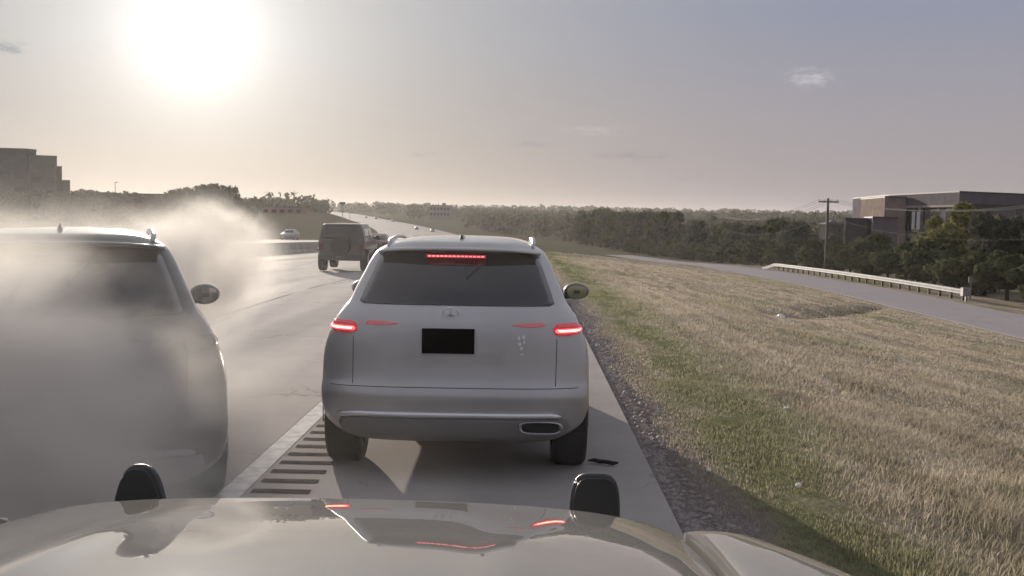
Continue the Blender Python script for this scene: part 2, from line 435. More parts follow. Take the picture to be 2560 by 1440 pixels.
def strip(name, x0, x1, ys, mat, parent=None, dz=0.0, nx=2, thick=0.0, prof=None):
    xs = np.linspace(x0, x1, nx)
    V = []; F = []
    ys = np.asarray(ys, float)
    for Y in ys:
        z = prof(Y) if prof else None
        for x in xs: V.append((x + float(cr(Y)), Y, float(gz(x, Y) if z is None else z) + dz))
    n = len(ys)
    F = [(j * nx + i, j * nx + i + 1, (j + 1) * nx + i + 1, (j + 1) * nx + i) for j in range(n - 1) for i in range(nx - 1)]
    if thick:
        b = len(V)
        for Y in ys:
            for x in (x0, x1):
                z = prof(Y) if prof else gz(x, Y)
                V.append((x + float(cr(Y)), Y, float(z) + dz - thick))
        for j in range(n - 1):
            F.append((j * nx, (j + 1) * nx, b + 2 * (j + 1), b + 2 * j))
            F.append((j * nx + nx - 1, b + 2 * j + 1, b + 2 * (j + 1) + 1, (j + 1) * nx + nx - 1))
    return mesh(name, V, F, mat, parent, smooth=False)

YS = np.concatenate([np.arange(-8, 60, 2.), np.arange(60, 240, 5), np.arange(240, 720, 12), np.geomspace(730, 2600, 40)])
highway = tag(strip('highway', -16.25, -1.995, YS, M['highway'], nx=3, dz=.03, thick=.2), kind='structure')
shoulder = tag(strip('shoulder', -1.99, .96, YS, M['shoulder'], nx=2, dz=.03, thick=.2), kind='structure')
oppo = tag(strip('opposite_carriageway', -33.0, -17.45, YS[YS > 4], M['highway'], nx=4, dz=.03, thick=.2), kind='structure')
frontage = tag(strip('frontage_road', 20.95, 26.2, YS[(YS > 4) & (YS < 225)], M['frontage'], nx=2, dz=.02, thick=.15), kind='structure')

strip('edge_line', -1.985, -1.825, YS[YS < 700], M['white_line'], shoulder, dz=.034)
strip('edge_line', -12.6, -12.45, YS[(YS < 500)], M['yellow_line'], highway, dz=.034)
for x in (-5.3, -8.9):
    for k in range(26):
        y0 = (5.4 if x == -5.3 else 9.0) + 12.2 * k
        strip('lane_dash', x - .055, x + .055, np.linspace(y0, y0 + 2.6, 3), M['faded_line'], highway, dz=.034)
for x in (-21.2, -24.8, -28.4):
    strip('lane_line', x - .06, x + .06, YS[(YS > 20) & (YS < 400)], M['white_line'], oppo, dz=.034)
for k in range(95):                                   # milled rumble strips along the edge line, laid as flat darker strips
    y0 = 5.6 + .28 * k
    strip('rumble_groove', -1.79, -1.40, [y0, y0 + .10], M['groove'], shoulder, dz=.0335)
for k in range(12):
    y0 = 3.0 + 4.6 * k
    if k not in (1, 2): strip('slab_joint', -1.78, .955, [y0, y0 + .015], M['joint'], shoulder, dz=.0338)
for x in (-5.42, -9.02):
    strip('slab_joint', x - .015, x + .015, np.arange(4, 110, 4.), M['joint'], highway, dz=.0336)

def tube_along(mb, x, z, ys, r):
    mb.tube([(x, y, z) for y in ys], r)

# median barrier, cast in segments
def barrier():
    t = thing('concrete_barrier', 'long low concrete median barrier along the left edge of the highway', 'barrier', (0, 0, 0))
    prof = [(-.30, 0), (-.30, .08), (-.16, .28), (-.10, .82), (.10, .82), (.16, .28), (.30, .08), (.30, 0)]
    y = 12.0
    while y < 330:
        L = 9.0 if y < 150 else 18
        V = []
        for yy in (y, y + L - .05):
            for px, pz in prof:
                V.append((-16.75 + px + float(cr(yy)), yy, float(zr(yy)) + pz - .02))
        n = len(prof)
        F = [(i, (i + 1) % n, n + (i + 1) % n, n + i) for i in range(n)] + [tuple(range(n))[::-1], tuple(range(n, 2 * n))]
        mesh('barrier_segment', V, F, M['barrier'], t)
        y += L
barrier()

# guardrail by the frontage road
def guardrail():
    x0 = 27.2
    t = thing('guardrail', 'pale steel guardrail with square end block beside the frontage road', 'guardrail', (x0, 67, float(gz(x0, 67))))
    g = lambda y: float(gz(x0, y)) - float(gz(x0, 67))
    prof = [(.00, .72), (-.07, .68), (-.07, .62), (.0, .58), (.0, .54), (-.07, .50), (-.07, .44), (.0, .40)]
    ys = list(np.arange(0, 50, 1.9)) + [50, 51.5, 53, 54.5]
    V = []; n = len(prof)
    for y in ys:
        dzz = -max(0, y - 49) * .12
        for px, pz in prof: V.append((px + float(cr(67 + y)), y, max(-.05, pz + dzz) + g(67 + y)))
    F = [(j * n + i, j * n + i + 1, (j + 1) * n + i + 1, (j + 1) * n + i) for j in range(len(ys) - 1) for i in range(n - 1)]
    o = mesh('rail', V, F, M['steel'], t)
    md = o.modifiers.new('thick', 'SOLIDIFY'); md.thickness = .012
    pm = MB().box(.06, .21, -.07, .07, 0, .68).box(.005, .06, -.05, .05, .40, .72)
    me = None
    for k in range(26):
        y = k * 1.9 + .5
        if me is None:
            p = pm.build('post', M['wood'], t); me = p.data
        else:
            p = link(bpy.data.objects.new('post', me), t)
        p.location = (float(cr(67 + y)), y, g(67 + y))
    e = MB().box(-.26, .20, -.42, -.02, .34, .84).box(-.03, .07, -.3, -.15, 0, .34)
    e.build('end_terminal', M['steel'], t)
guardrail()
for (x, y, lab) in ((29.0, 76.0, 'thin grey marker post behind the guardrail, farther of the two'), (28.6, 69.5, 'thin grey marker post behind the guardrail, nearer its square end')):
    zz = float(gz(x, y))
    t = thing('marker_post', lab, 'post', (x, y, zz), group='marker posts behind the guardrail')
    MB().tube([(0, 0, 0), (0, 0, 1.35)], .05).build('post', M['steel'], t)
    MB().box(-.16, .16, -.02, .02, 1.0, 1.4).build('panel', M['steel'], t)


# ------------------------------------------------------------------ cars
class Shell:
    """car body from stacked plan outlines; columns z, half width, rear y, rear corner depth, front y, front corner depth"""
    def __init__(s, rows, n=3.2, nf=2.6):
        s.rows = np.array(rows, float); s.n = n; s.nf = nf
        k = np.arange(len(rows)); s.smax = len(rows) - 1
        s.f = [pchip(list(zip(k, s.rows[:, c]))) for c in range(6)]
        s.ss = np.linspace(0, s.smax, 1200); s.zz = s.f[0](s.ss)
    def par(s, z):
        t = np.interp(z, s.zz, s.ss)
        return [float(f(t)) for f in s.f]
    def rear(s, x, z):
        _, w, yr, L, _, _ = s.par(z)
        u = min(abs(x) / w, .9999)
        return yr + L * (1 - (1 - u**s.n) ** (1 / s.n))
    def front(s, x, z):
        _, w, _, _, yf, L = s.par(z)
        u = min(abs(x) / w, .9999)
        return yf - L * (1 - (1 - u**s.nf) ** (1 / s.nf))
    def side(s, y, z):
        _, w, yr, L, yf, Lf = s.par(z)
        if y < yr + L:
            c = 1 - max(0, (y - yr) / L); return w * (1 - c**s.n) ** (1 / s.n)
        if y > yf - Lf:
            c = 1 - max(0, (yf - y) / Lf); return w * (1 - c**s.nf) ** (1 / s.nf)
        return w
    def body(s, mat, parent, nz=70, nth=14, ns=14):
        V = []; F = []
        S = np.linspace(0, s.smax, nz)
        for t in S:
            z, w, yr, L, yf, Lf = [float(f(t)) for f in s.f]
            half = []
            for i in range(nth):
                th = math.pi / 2 * i / nth
                half.append((w * math.sin(th) ** (2 / s.n), yr + L * (1 - math.cos(th) ** (2 / s.n))))
            ya, yb = yr + L, yf - Lf
            for i in range(ns): half.append((w, ya + (yb - ya) * i / ns))
            for i in range(nth + 1):
                th = math.pi / 2 * (1 - i / nth)
                half.append((w * max(0, math.sin(th)) ** (2 / s.nf), yf - Lf * (1 - max(0, math.cos(th)) ** (2 / s.nf))))
            ring = half + [(-x, y) for x, y in half[-2:0:-1]]
            V += [(x, y, z) for x, y in ring]
        n = len(ring)
        for j in range(nz - 1):
            F += [(j * n + i, j * n + (i + 1) % n, (j + 1) * n + (i + 1) % n, (j + 1) * n + i) for i in range(n)]
        F.append(tuple(range(n))[::-1]); F.append(tuple(range((nz - 1) * n, nz * n)))
        return mesh('body', V, F, mat, parent, smooth=True)
    def patch(s, name, rows, mat, parent, off=.006, nx=10, nz=6, mode='rear', sgn=1):
        """rows (z, a0, a1): a sheet with rim, proud of the shell by off; a is x on the rear/front, y on a side"""
        R = np.array(rows, float)
        k = np.arange(len(R)); u = np.linspace(0, len(R) - 1, (len(R) - 1) * nz + 1)
        zz, a0, a1 = (np.interp(u, k, R[:, c]) for c in range(3))
        def P(a, z):
            if mode == 'rear': return Vector((a, s.rear(a, z), z))
            if mode == 'front': return Vector((a, s.front(a, z), z))
            return Vector((sgn * s.side(a, z), a, z))
        top = []; bot = []
        for z, p, q in zip(zz, a0, a1):
            for a in np.linspace(p, q, nx + 1):
                c = P(a, z); e = .004
                da = P(a + e, z) - P(a - e, z); dz = P(a, z + e) - P(a, z - e)
                nrm = da.cross(dz)
                if nrm.length < 1e-9: nrm = Vector((0, -1, 0))
                nrm.normalize()
                ref = Vector((0, -1, 0)) if mode == 'rear' else Vector((0, 1, 0)) if mode == 'front' else Vector((sgn, 0, 0))
                if nrm.dot(ref) < 0: nrm = -nrm
                top.append(c + nrm * off); bot.append(c - nrm * .008)
        w = nx + 1; h = len(zz); b = w * h
        F = [(j * w + i, j * w + i + 1, (j + 1) * w + i + 1, (j + 1) * w + i) for j in range(h - 1) for i in range(nx)]
        rim = [i for i in range(w)] + [j * w + nx for j in range(1, h)] + [(h - 1) * w + i for i in range(nx - 1, -1, -1)] + [j * w for j in range(h - 2, 0, -1)]
        nr = len(rim)
        V = top + [bot[i] for i in rim]
        F += [(rim[(i + 1) % nr], rim[i], b + i, b + (i + 1) % nr) for i in range(nr)]
        o = mesh(name, V, F, mat, parent, smooth=False)
        o.data.polygons.foreach_set('use_smooth', [k < (h - 1) * nx for k in range(len(F))])
        return o

def lathe_x(mb, prof, n=28):
    """prof (x, r) spun round the x axis"""
    V = []; F = []; m = len(prof)
    for k in range(n):
        a = 6.28318 * k / n
        V += [(x, r * math.cos(a), r * math.sin(a)) for x, r in prof]
    for k in range(n):
        for i in range(m - 1): F.append((k * m + i, k * m + i + 1, ((k + 1) % n) * m + i + 1, ((k + 1) % n) * m + i))
    return mb.add(V, F)

def wheel(parent, x, y, r, w=.25, sgn=1, rim=M['alloy'], n=28):
    wh = lathe_x(MB(), [(-w / 2, r * .62), (-w / 2, r * .93), (-w / 2 + .03, r), (w / 2 - .03, r), (w / 2, r * .93), (w / 2, r * .62)], n).build('wheel', M['tyre'], parent, True)
    wh.location = (x, y, r)
    mb = lathe_x(MB(), [(sgn * w * .30, .001), (sgn * w * .34, r * .2), (sgn * w * .18, r * .28), (sgn * w * .10, r * .5), (sgn * w * .46, r * .62), (sgn * w * .5, r * .64)], n)
    for k in range(5):
        a = 6.28318 * k / 5
        Mx = Matrix.Rotation(a, 4, 'X')
        mb.box(min(sgn * w * .2, sgn * w * .44), max(sgn * w * .2, sgn * w * .44), -.035, .035, .05, r * .62, Mx)
    mb.build('rim', rim, wh, False)
    return wh

def ellip(mb, c, r, nu=14, nv=9, M4=None):
    V = []; F = []
    for j in range(nv + 1):
        ph = math.pi * j / nv
        for i in range(nu):
            th = 6.28318 * i / nu
            v = Vector((c[0] + r[0] * math.sin(ph) * math.cos(th), c[1] + r[1] * math.sin(ph) * math.sin(th), c[2] + r[2] * math.cos(ph)))
            V.append(v)
    for j in range(nv):
        for i in range(nu): F.append((j * nu + i, (j + 1) * nu + i, (j + 1) * nu + (i + 1) % nu, j * nu + (i + 1) % nu))
    return mb.add(V, F)

SUV_ROWS = [  # z, w, yr, Lr, yf, Lf
    (.17, .76, .30, .35, 4.35, .6), (.25, .86, .13, .35, 4.55, .62), (.36, .925, .05, .32, 4.64, .62), (.46, .945, .02, .32, 4.68, .62),
    (.54, .948, .002, .32, 4.69, .62), (.60, .947, .018, .32, 4.69, .62), (.65, .947, .045, .32, 4.69, .62), (.75, .946, .062, .32, 4.66, .6), (.86, .937, .07, .33, 4.6, .6),
    (.96, .912, .078, .34, 4.42, .6), (1.02, .889, .088, .35, 4.05, .5), (1.07, .868, .104, .36, 3.55, .40), (1.10, .853, .125, .37, 3.36, .36), (1.15, .822, .175, .38, 3.24, .33), (1.20, .788, .235, .38, 3.12, .30),
    (1.30, .752, .34, .36, 2.92, .28), (1.40, .710, .445, .34, 2.72, .28), (1.50, .668, .545, .32, 2.50, .28), (1.56, .632, .61, .32, 2.34, .3), (1.60, .575, .68, .35, 2.18, .35),
    (1.632, .50, .74, .4, 2.1, .4), (1.662, .36, 1.05, .4, 1.95, .4), (1.672, .12, 1.4, .2, 1.75, .2)]

def suv(t, paint, lit, rows=SUV_ROWS, plain=False):
    sh = Shell(rows)
    body = sh.body(paint, t, nz=90)
    # glazing
    g = sh.patch('rear_window', [(1.185, -.655, .655), (1.20, -.69, .69), (1.30, -.66, .66), (1.40, -.625, .625), (1.50, -.588, .588), (1.545, -.565, .565), (1.56, -.53, .53)], M['glass'], t, .004, 24, 4)
    for s in (-1, 1):
        sh.patch('side_window', [(1.11, .62, 1.9), (1.2, .72, 1.9), (1.4, .95, 1.9), (1.52, 1.2, 1.9)], M['glass'], t, .004, 8, 4, 'side', s)
        sh.patch('side_window', [(1.11, 1.98, 2.85), (1.2, 1.98, 2.72), (1.4, 1.98, 2.38), (1.52, 1.98, 2.1)], M['glass'], t, .004, 8, 4, 'side', s)
        sh.patch('window_trim', [(1.085, .55, 2.95), (1.105, .57, 2.93)], M['chrome'], t, .005, 12, 1, 'side', s)
    sh.patch('windscreen', [(1.12, -.74, .74), (1.3, -.66, .66), (1.54, -.54, .54)], M['glass'], t, .004, 16, 6, 'front')
    # spoiler lip over the rear glass
    V = []; F = []
    xs = np.linspace(-.60, .60, 25)
    for x in xs:
        y0 = sh.rear(x, 1.585); e = (abs(x) / .6)
        yl = .50 + .10 * e**3; zt = 1.603 - .03 * e**3
        V += [(x, y0 + .16, zt + .006), (x, yl + .03, zt + .002 - .004), (x, yl, zt - .022), (x, y0 + .06, zt - .035)]
    n = 4
    for i in range(len(xs) - 1): F += [(i * n + k, (i + 1) * n + k, (i + 1) * n + (k + 1) % n, i * n + (k + 1) % n) for k in range(n)]
    F += [(0, 1, 2, 3), tuple(range(len(V) - 4, len(V)))[::-1]]
    mesh('spoiler', V, F, paint, t, True)
    # high brake lamp set under the lip

    def lamp_bar(name, x0, x1, z0, z1, mat, y, par, d=.02):
        return MB().box(x0, x1, y - d, y + .03, z0, z1).build(name, mat, par)
    hb = lamp_bar('high_brake_lamp', -.235, .195, 1.522, 1.544, M['lens'] if lit else M['glass'], .535, t)
    for i in range(14):
        x = -.212 + i * .0296
        (lamp_bar('diode', x - .010, x + .010, 1.530, 1.538, M['lit_led' if lit else 'glass'], .520, hb, .008))
    # tail lamps: lens wrapping the corner, lit bar, paler inner wedge on the tailgate
    for s in (-1, 1):
        q = lambda z, a, b: (z, min(s * a, s * b), max(s * a, s * b))
        ln = sh.patch('tail_lamp', [q(.984, .72, .800), q(.992, .695, .852), q(1.012, .682, .880), q(1.034, .680, .878), q(1.056, .692, .858), q(1.064, .715, .835)], M['lens'] if lit else M['glass'], t, .012, 12, 3)
        if lit:
            sh.patch('lit_bar', [q(1.000, .71, .835), q(1.006, .692, .868), q(1.020, .690, .877), q(1.027, .70, .868)], M['lit_red'], ln, .017, 12, 2)
            sh.patch('lit_core', [q(1.007, .715, .850), q(1.018, .708, .866)], M['lit_core'], ln, .020, 12, 2)
            sh.patch('lit_strip', [q(1.043, .705, .855), q(1.054, .715, .840)], M['lens_pale'], ln, .017, 10, 2)
        sh.patch('inner_lamp', [q(1.046, .52, .54), q(1.051, .44, .610), q(1.060, .395, .620), q(1.067, .46, .615), q(1.072, .56, .60)], M['lens_pale'] if lit else M['dark_suv'], t, .008, 12, 2)
    # tailgate shut lines, number plate recess and black plate
    for s in (-1, 1):
        sh.patch('shut_line', [(.625, s * .70 - .002, s * .70 + .002), (.96, s * .705 - .002, s * .705 + .002)], M['gap'], t, .0015, 1, 8)
    sh.patch('shut_line', [(.608, -.86, .86), (.612, -.86, .86)], M['gap'], t, .0015, 30, 1)
    y0 = sh.rear(0, .94)
    MB().box(-.225, .135, y0 - .022, y0 + .02, .853, 1.030).build('number_plate', M['plate'], t)
    # lower bumper: black valance, bright strip, two exhaust tips, reflectors
    sh.patch('valance', [(.175, -.68, .68), (.25, -.78, .78), (.33, -.80, .80), (.385, -.78, .78)], M['valance'], t, .010, 26, 4)
    bp_ = [(x, sh.rear(x, .415) - .012, .415 - .02 * max(0, abs(x) - .66) / .16) for x in np.linspace(-.81, .74, 40)]
    MB().tube(bp_, [.010] + [.019] * 38 + [.010], 10).build('bumper_strip', M['strip'] if not plain else M['valance'], t, True)
    for s in (() if plain else (1,)):
        cx = s * .60
        V = []; F = []; N = 28
        for (dy, kx, kz) in ((-.045, 1, 1), (-.055, .93, .86), (-.045, .82, .68), (.10, .80, .64)):
            for i in range(N):
                a = 6.28318 * i / N; ca, sa = math.cos(a), math.sin(a)
                ex = math.copysign(abs(ca) ** .6, ca) * .155 * kx; ez = math.copysign(abs(sa) ** .6, sa) * .05 * kz
                V.append((cx + ex, sh.rear(cx, .33) + dy, .325 + ez))
        for j in range(3): F += [(j * N + i, j * N + (i + 1) % N, (j + 1) * N + (i + 1) % N, (j + 1) * N + i) for i in range(N)]
        ex = mesh('exhaust_tip', V, F, M['tip'], t, True)
        mesh('exhaust_mouth', [V[2 * N + i] for i in range(N)], [tuple(range(N))], M['gap'], ex)
    # star emblem in its ring, script badge on the tailgate
    ey, ez = sh.rear(0, 1.13) - .012, 1.135
    em = MB(); N = 28
    ring = [(math.cos(6.28318 * i / N) * .052 - .035, ey + math.sin(6.28318 * i / N) * -.030, ez + math.sin(6.28318 * i / N) * .044) for i in range(N + 1)]
    em.tube(ring, .0055, 6, False)
    for a in (90, 210, 330):
        em.tube([(-.035, ey - .004, ez), (-.035 + math.cos(rad(a)) * .05, ey - math.sin(rad(a)) * .029, ez + math.sin(rad(a)) * .042)], [.010, .003], 6)
    if not plain: em.build('emblem', M['badge'], t)
    bd = MB(); by = sh.rear(.45, .93)
    for (bx, bz, w, h) in ((.432, .955, .018, .026), (.462, .962, .020, .026), (.437, .915, .022, .024), (.470, .930, .014, .022), (.448, .885, .020, .022), (.452, .850, .024, .008)):
        bd.box(bx, bx + w, by - .008, by + .01, bz, bz + h)
    if not plain: bd.build('badge', M['badge'], t)['kind'] = 'stuff'
    streak_rod = MB().tube([(.16, sh.rear(.16, 1.475) - .012, 1.475), (.06, sh.rear(.06, 1.375) - .012, 1.375)], [.010, .006], 6)  # light reflection in the rear pane, modelled as a thin rod
    streak_rod.build('reflection_streak', M['trimgrey'], t)
    # roof rails, fin aerial
    for s in (-1, 1):
        pts = [(s * .54, .80, 1.600), (s * .55, 1.0, 1.632), (s * .555, 1.5, 1.652), (s * .555, 2.1, 1.640), (s * .54, 2.4, 1.59)]
        MB().tube(pts, [.012, .017, .018, .017, .012], 8).build('roof_rail', M['alloy'], t, True)
    fin = MB().add([(-.02, .95, 1.645), (.02, .95, 1.645), (-.03, 1.14, 1.655), (.03, 1.14, 1.655), (0, .97, 1.705), (0, .99, 1.705)], [(0, 1, 4), (2, 5, 3), (0, 4, 5, 2), (1, 3, 5, 4), (0, 2, 3, 1)])
    fin.build('aerial', M['black_paint'], t)
    # door mirrors
    for s in (-1, 1):
        mm = MB(); ellip(mm, (s * 1.015, 3.02, 1.105), (.125, .10, .085)); mm.tube([(s * .84, 3.08, 1.04), (s * 1.0, 3.05, 1.06)], .03)
        mo = mm.build('door_mirror', M['black_paint'], t, True)
        V = []
        for i in range(20):
            a = 6.28318 * i / 20; ca, sa = math.cos(a), math.sin(a)
            V.append((s * 1.015 + math.copysign(abs(ca) ** .8, ca) * .092, 2.925 + .012 * s * ca * 0, 1.105 + math.copysign(abs(sa) ** .8, sa) * .062))
        mesh('mirror_glass', V, [tuple(range(20))], M['mirror'], mo)
    # arches and wheels
    for y in (.80, 3.78):
        for s in (-1, 1):
            V = []; N = 20
            for i in range(N + 1):
                a = rad(-12) + rad(204) * i / N
                for rr in (.40, .445):
                    V.append((s * (sh.side(y, .7) + .006), y + math.cos(a) * rr, max(.22, .37 + math.sin(a) * rr)))
            F = [(2 * i, 2 * i + 1, 2 * i + 3, 2 * i + 2) for i in range(N)]
            mesh('wheel_arch', V, F, M['plastic'], t)
            wheel(t, s * .832, y, .365, .25, s)
    MB().box(-.72, .72, .5, 4.3, .20, .30).build('underbody', M['plastic'], t)
    MB().box(-.7, .7, 4.60, 4.70, .55, .80).build('grille', M['plastic'], t)
    for s in (-1, 1):
        sh.patch('headlamp', [(.80, min(s * .5, s * .85), max(s * .5, s * .85)), (.9, min(s * .5, s * .85), max(s * .5, s * .85))], M['chrome'], t, .01, 8, 2, 'front')
    return sh

silver = thing('silver_suv', 'silver estate-style SUV stopped on the shoulder with lit red brake lamps and blacked-out plate', 'car', (-.473, 7.30, .112), rad(.9))
suv(silver, M['silver'], True)
silver.scale = (1.0, 1, .957)
for ch in silver.children:
    if ch.name.startswith('wheel') and 'arch' not in ch.name:
        ch.location.z -= .088; ch.scale = (1, 1, 1 / .957)

hazy = thing('dark_suv', 'dark SUV on the left with shiny roof, half hidden by tyre smoke', 'car', (-2.62, 5.95, .03), rad(21))
suv(hazy, M['dark_suv'], False, plain=True)
hazy.scale = (1.03, 1.0, 1.03)

JEEP_ROWS = [
    (.42, .70, .12, .2, 4.0, .3), (.50, .80, .0, .15, 4.2, .3), (.60, .84, .0, .15, 4.25, .3), (.66, .86, .06, .15, 4.2, .3), (1.0, .88, .06, .14, 4.1, .3), (1.12, .88, .07, .14, 3.9, .25), (1.18, .87, .08, .14, 2.9, .2),
    (1.25, .85, .10, .14, 2.75, .2), (1.55, .79, .14, .14, 2.5, .2), (1.72, .745, .18, .16, 2.35, .2), (1.79, .70, .22, .2, 2.3, .25), (1.815, .55, .35, .3, 2.1, .3), (1.82, .2, .8, .2, 1.6, .2)]
def boxy(t):
    sh = Shell(JEEP_ROWS, 5.0, 4.0)
    sh.body(M['jeep'], t, nz=46, nth=8, ns=8)
    sh.patch('rear_window', [(1.22, -.66, .66), (1.66, -.60, .60)], M['glass'], t, .005, 10, 4)
    for s in (-1, 1):
        sh.patch('side_window', [(1.24, .4, 1.5), (1.62, .45, 1.5)], M['glass'], t, .005, 6, 3, 'side', s)
        sh.patch('side_window', [(1.24, 1.58, 2.6), (1.62, 1.58, 2.3)], M['glass'], t, .005, 6, 3, 'side', s)
        MB().box(s * .76 - .07, s * .76 + .07, -.0, .08, .82, 1.04).build('tail_lamp', M['offlamp'], t)
        mo = MB(); ellip(mo, (s * 1.0, 2.75, 1.25), (.11, .06, .09), 10, 6); mo.tube([(s * .8, 2.75, 1.2), (s * 1., 2.75, 1.22)], .02)
        mo.build('door_mirror', M['plastic'], t, True)
        for y in (.75, 3.25): wheel(t, s * .80, y, .40, .27, s, n=18)
        MB().box(s * .8 - .17, s * .8 + .17, .2, 1.25, .80, .86).build('fender_flare', M['plastic'], t)
    sp = lathe_x(MB(), [(-.12, .2), (-.12, .34), (-.09, .38), (.09, .38), (.12, .34), (.12, .05), (.13, .001)], 22).build('spare_wheel', M['tyre'], t, True)
    sp.rotation_euler = (0, 0, rad(-90)); sp.location = (0, -.10, .98)
    MB().box(-.84, .84, -.12, .06, .50, .66).build('rear_bumper', M['plastic'], t)
    MB().box(-.60, .60, .5, 3.6, .40, .5).build('underbody', M['plastic'], t)
    MB().box(-.16, .16, -.135, -.12, .53, .64).build('number_plate', M['trimgrey'], t)
jeep = thing('offroad_vehicle', 'tall boxy dark off-road vehicle driving away in the middle lane', 'car', (-6.95, 40.6, float(zr(40.6)) + .03), rad(.5))
boxy(jeep)

FAR_ROWS = [(.2, .75, .15, .3, 4.3, .5), (.35, .88, .02, .3, 4.5, .5), (.6, .90, .0, .3, 4.55, .5), (.85, .89, .04, .3, 4.4, .5), (.95, .86, .12, .3, 3.7, .4), (1.02, .82, .45, .3, 3.1, .3),
            (1.25, .70, .85, .3, 2.6, .3), (1.42, .60, 1.2, .3, 2.3, .3), (1.47, .35, 1.5, .3, 2.0, .2)]
def small_car(t, paint):
    sh = Shell(FAR_ROWS, 3.2, 2.6)
    sh.body(paint, t, nz=24, nth=6, ns=5)
    sh.patch('rear_window', [(1.04, -.62, .62), (1.38, -.5, .5)], M['glass'], t, .006, 6, 3)
    sh.patch('windscreen', [(1.04, -.62, .62), (1.38, -.5, .5)], M['glass'], t, .006, 6, 3, 'front')
    for s in (-1, 1):
        sh.patch('side_window', [(1.04, 1.0, 2.7), (1.36, 1.35, 2.3)], M['glass'], t, .006, 6, 2, 'side', s)
        sh.patch('tail_lamp', [(.70, min(s * .5, s * .8), max(s * .5, s * .8)), (.84, min(s * .5, s * .8), max(s * .5, s * .8))], M['offlamp'], t, .008, 4, 1)
        for y in (.9, 3.55): wheel(t, s * .78, y, .33, .2, s, n=14)
red = thing('maroon_car', 'small maroon car ahead, seen between the off-road vehicle and the silver SUV', 'car', (-10.35, 74, float(zr(74)) + .03), 0)
small_car(red, M['redcar'])
for (xp, Y, lab, rz) in ((-9.9, 545, 'dark car far off on the road, left of the pair above the silver roof', .17), (-6.0, 500, 'dark car far off on the road, right of the pair above the silver roof', .17),
                     (-9.8, 840, 'tiny dark car on the distant bend, leftmost of the three', .25), (-6.6, 800, 'tiny dark car on the distant bend, middle of the three', .25), (-3.0, 730, 'tiny dark car on the distant bend, rightmost of the three', .25)):
    X = xp + float(cr(Y)); t = dup(red, (X, Y, float(gz(xp, Y)) + .03), rz, lab, 'dark cars far down the road')
    for ch in t.children:
        if ch.name.startswith('body'):
            ch.data = ch.data.copy(); ch.data.materials[0] = M['greycar']
for (xp, Y, lab, rz, mt) in ((-31.0, 150, 'pale car facing this way on the opposite carriageway, left of the boxy vehicle', math.pi, 'whitecar'),
                         (-30.5, 232, 'white car in the distant opposite lanes, left of a close pair', math.pi, 'whitecar'), (-27.0, 236, 'white car in the distant opposite lanes, right of a close pair', math.pi, 'whitecar')):
    X = xp + float(cr(Y)); t = dup(red, (X, Y, float(gz(xp, Y)) + .03), rz, lab, 'cars on the opposite carriageway')
    for ch in t.children:
        if ch.name.startswith('body'):
            ch.data = ch.data.copy(); ch.data.materials[0] = M[mt]

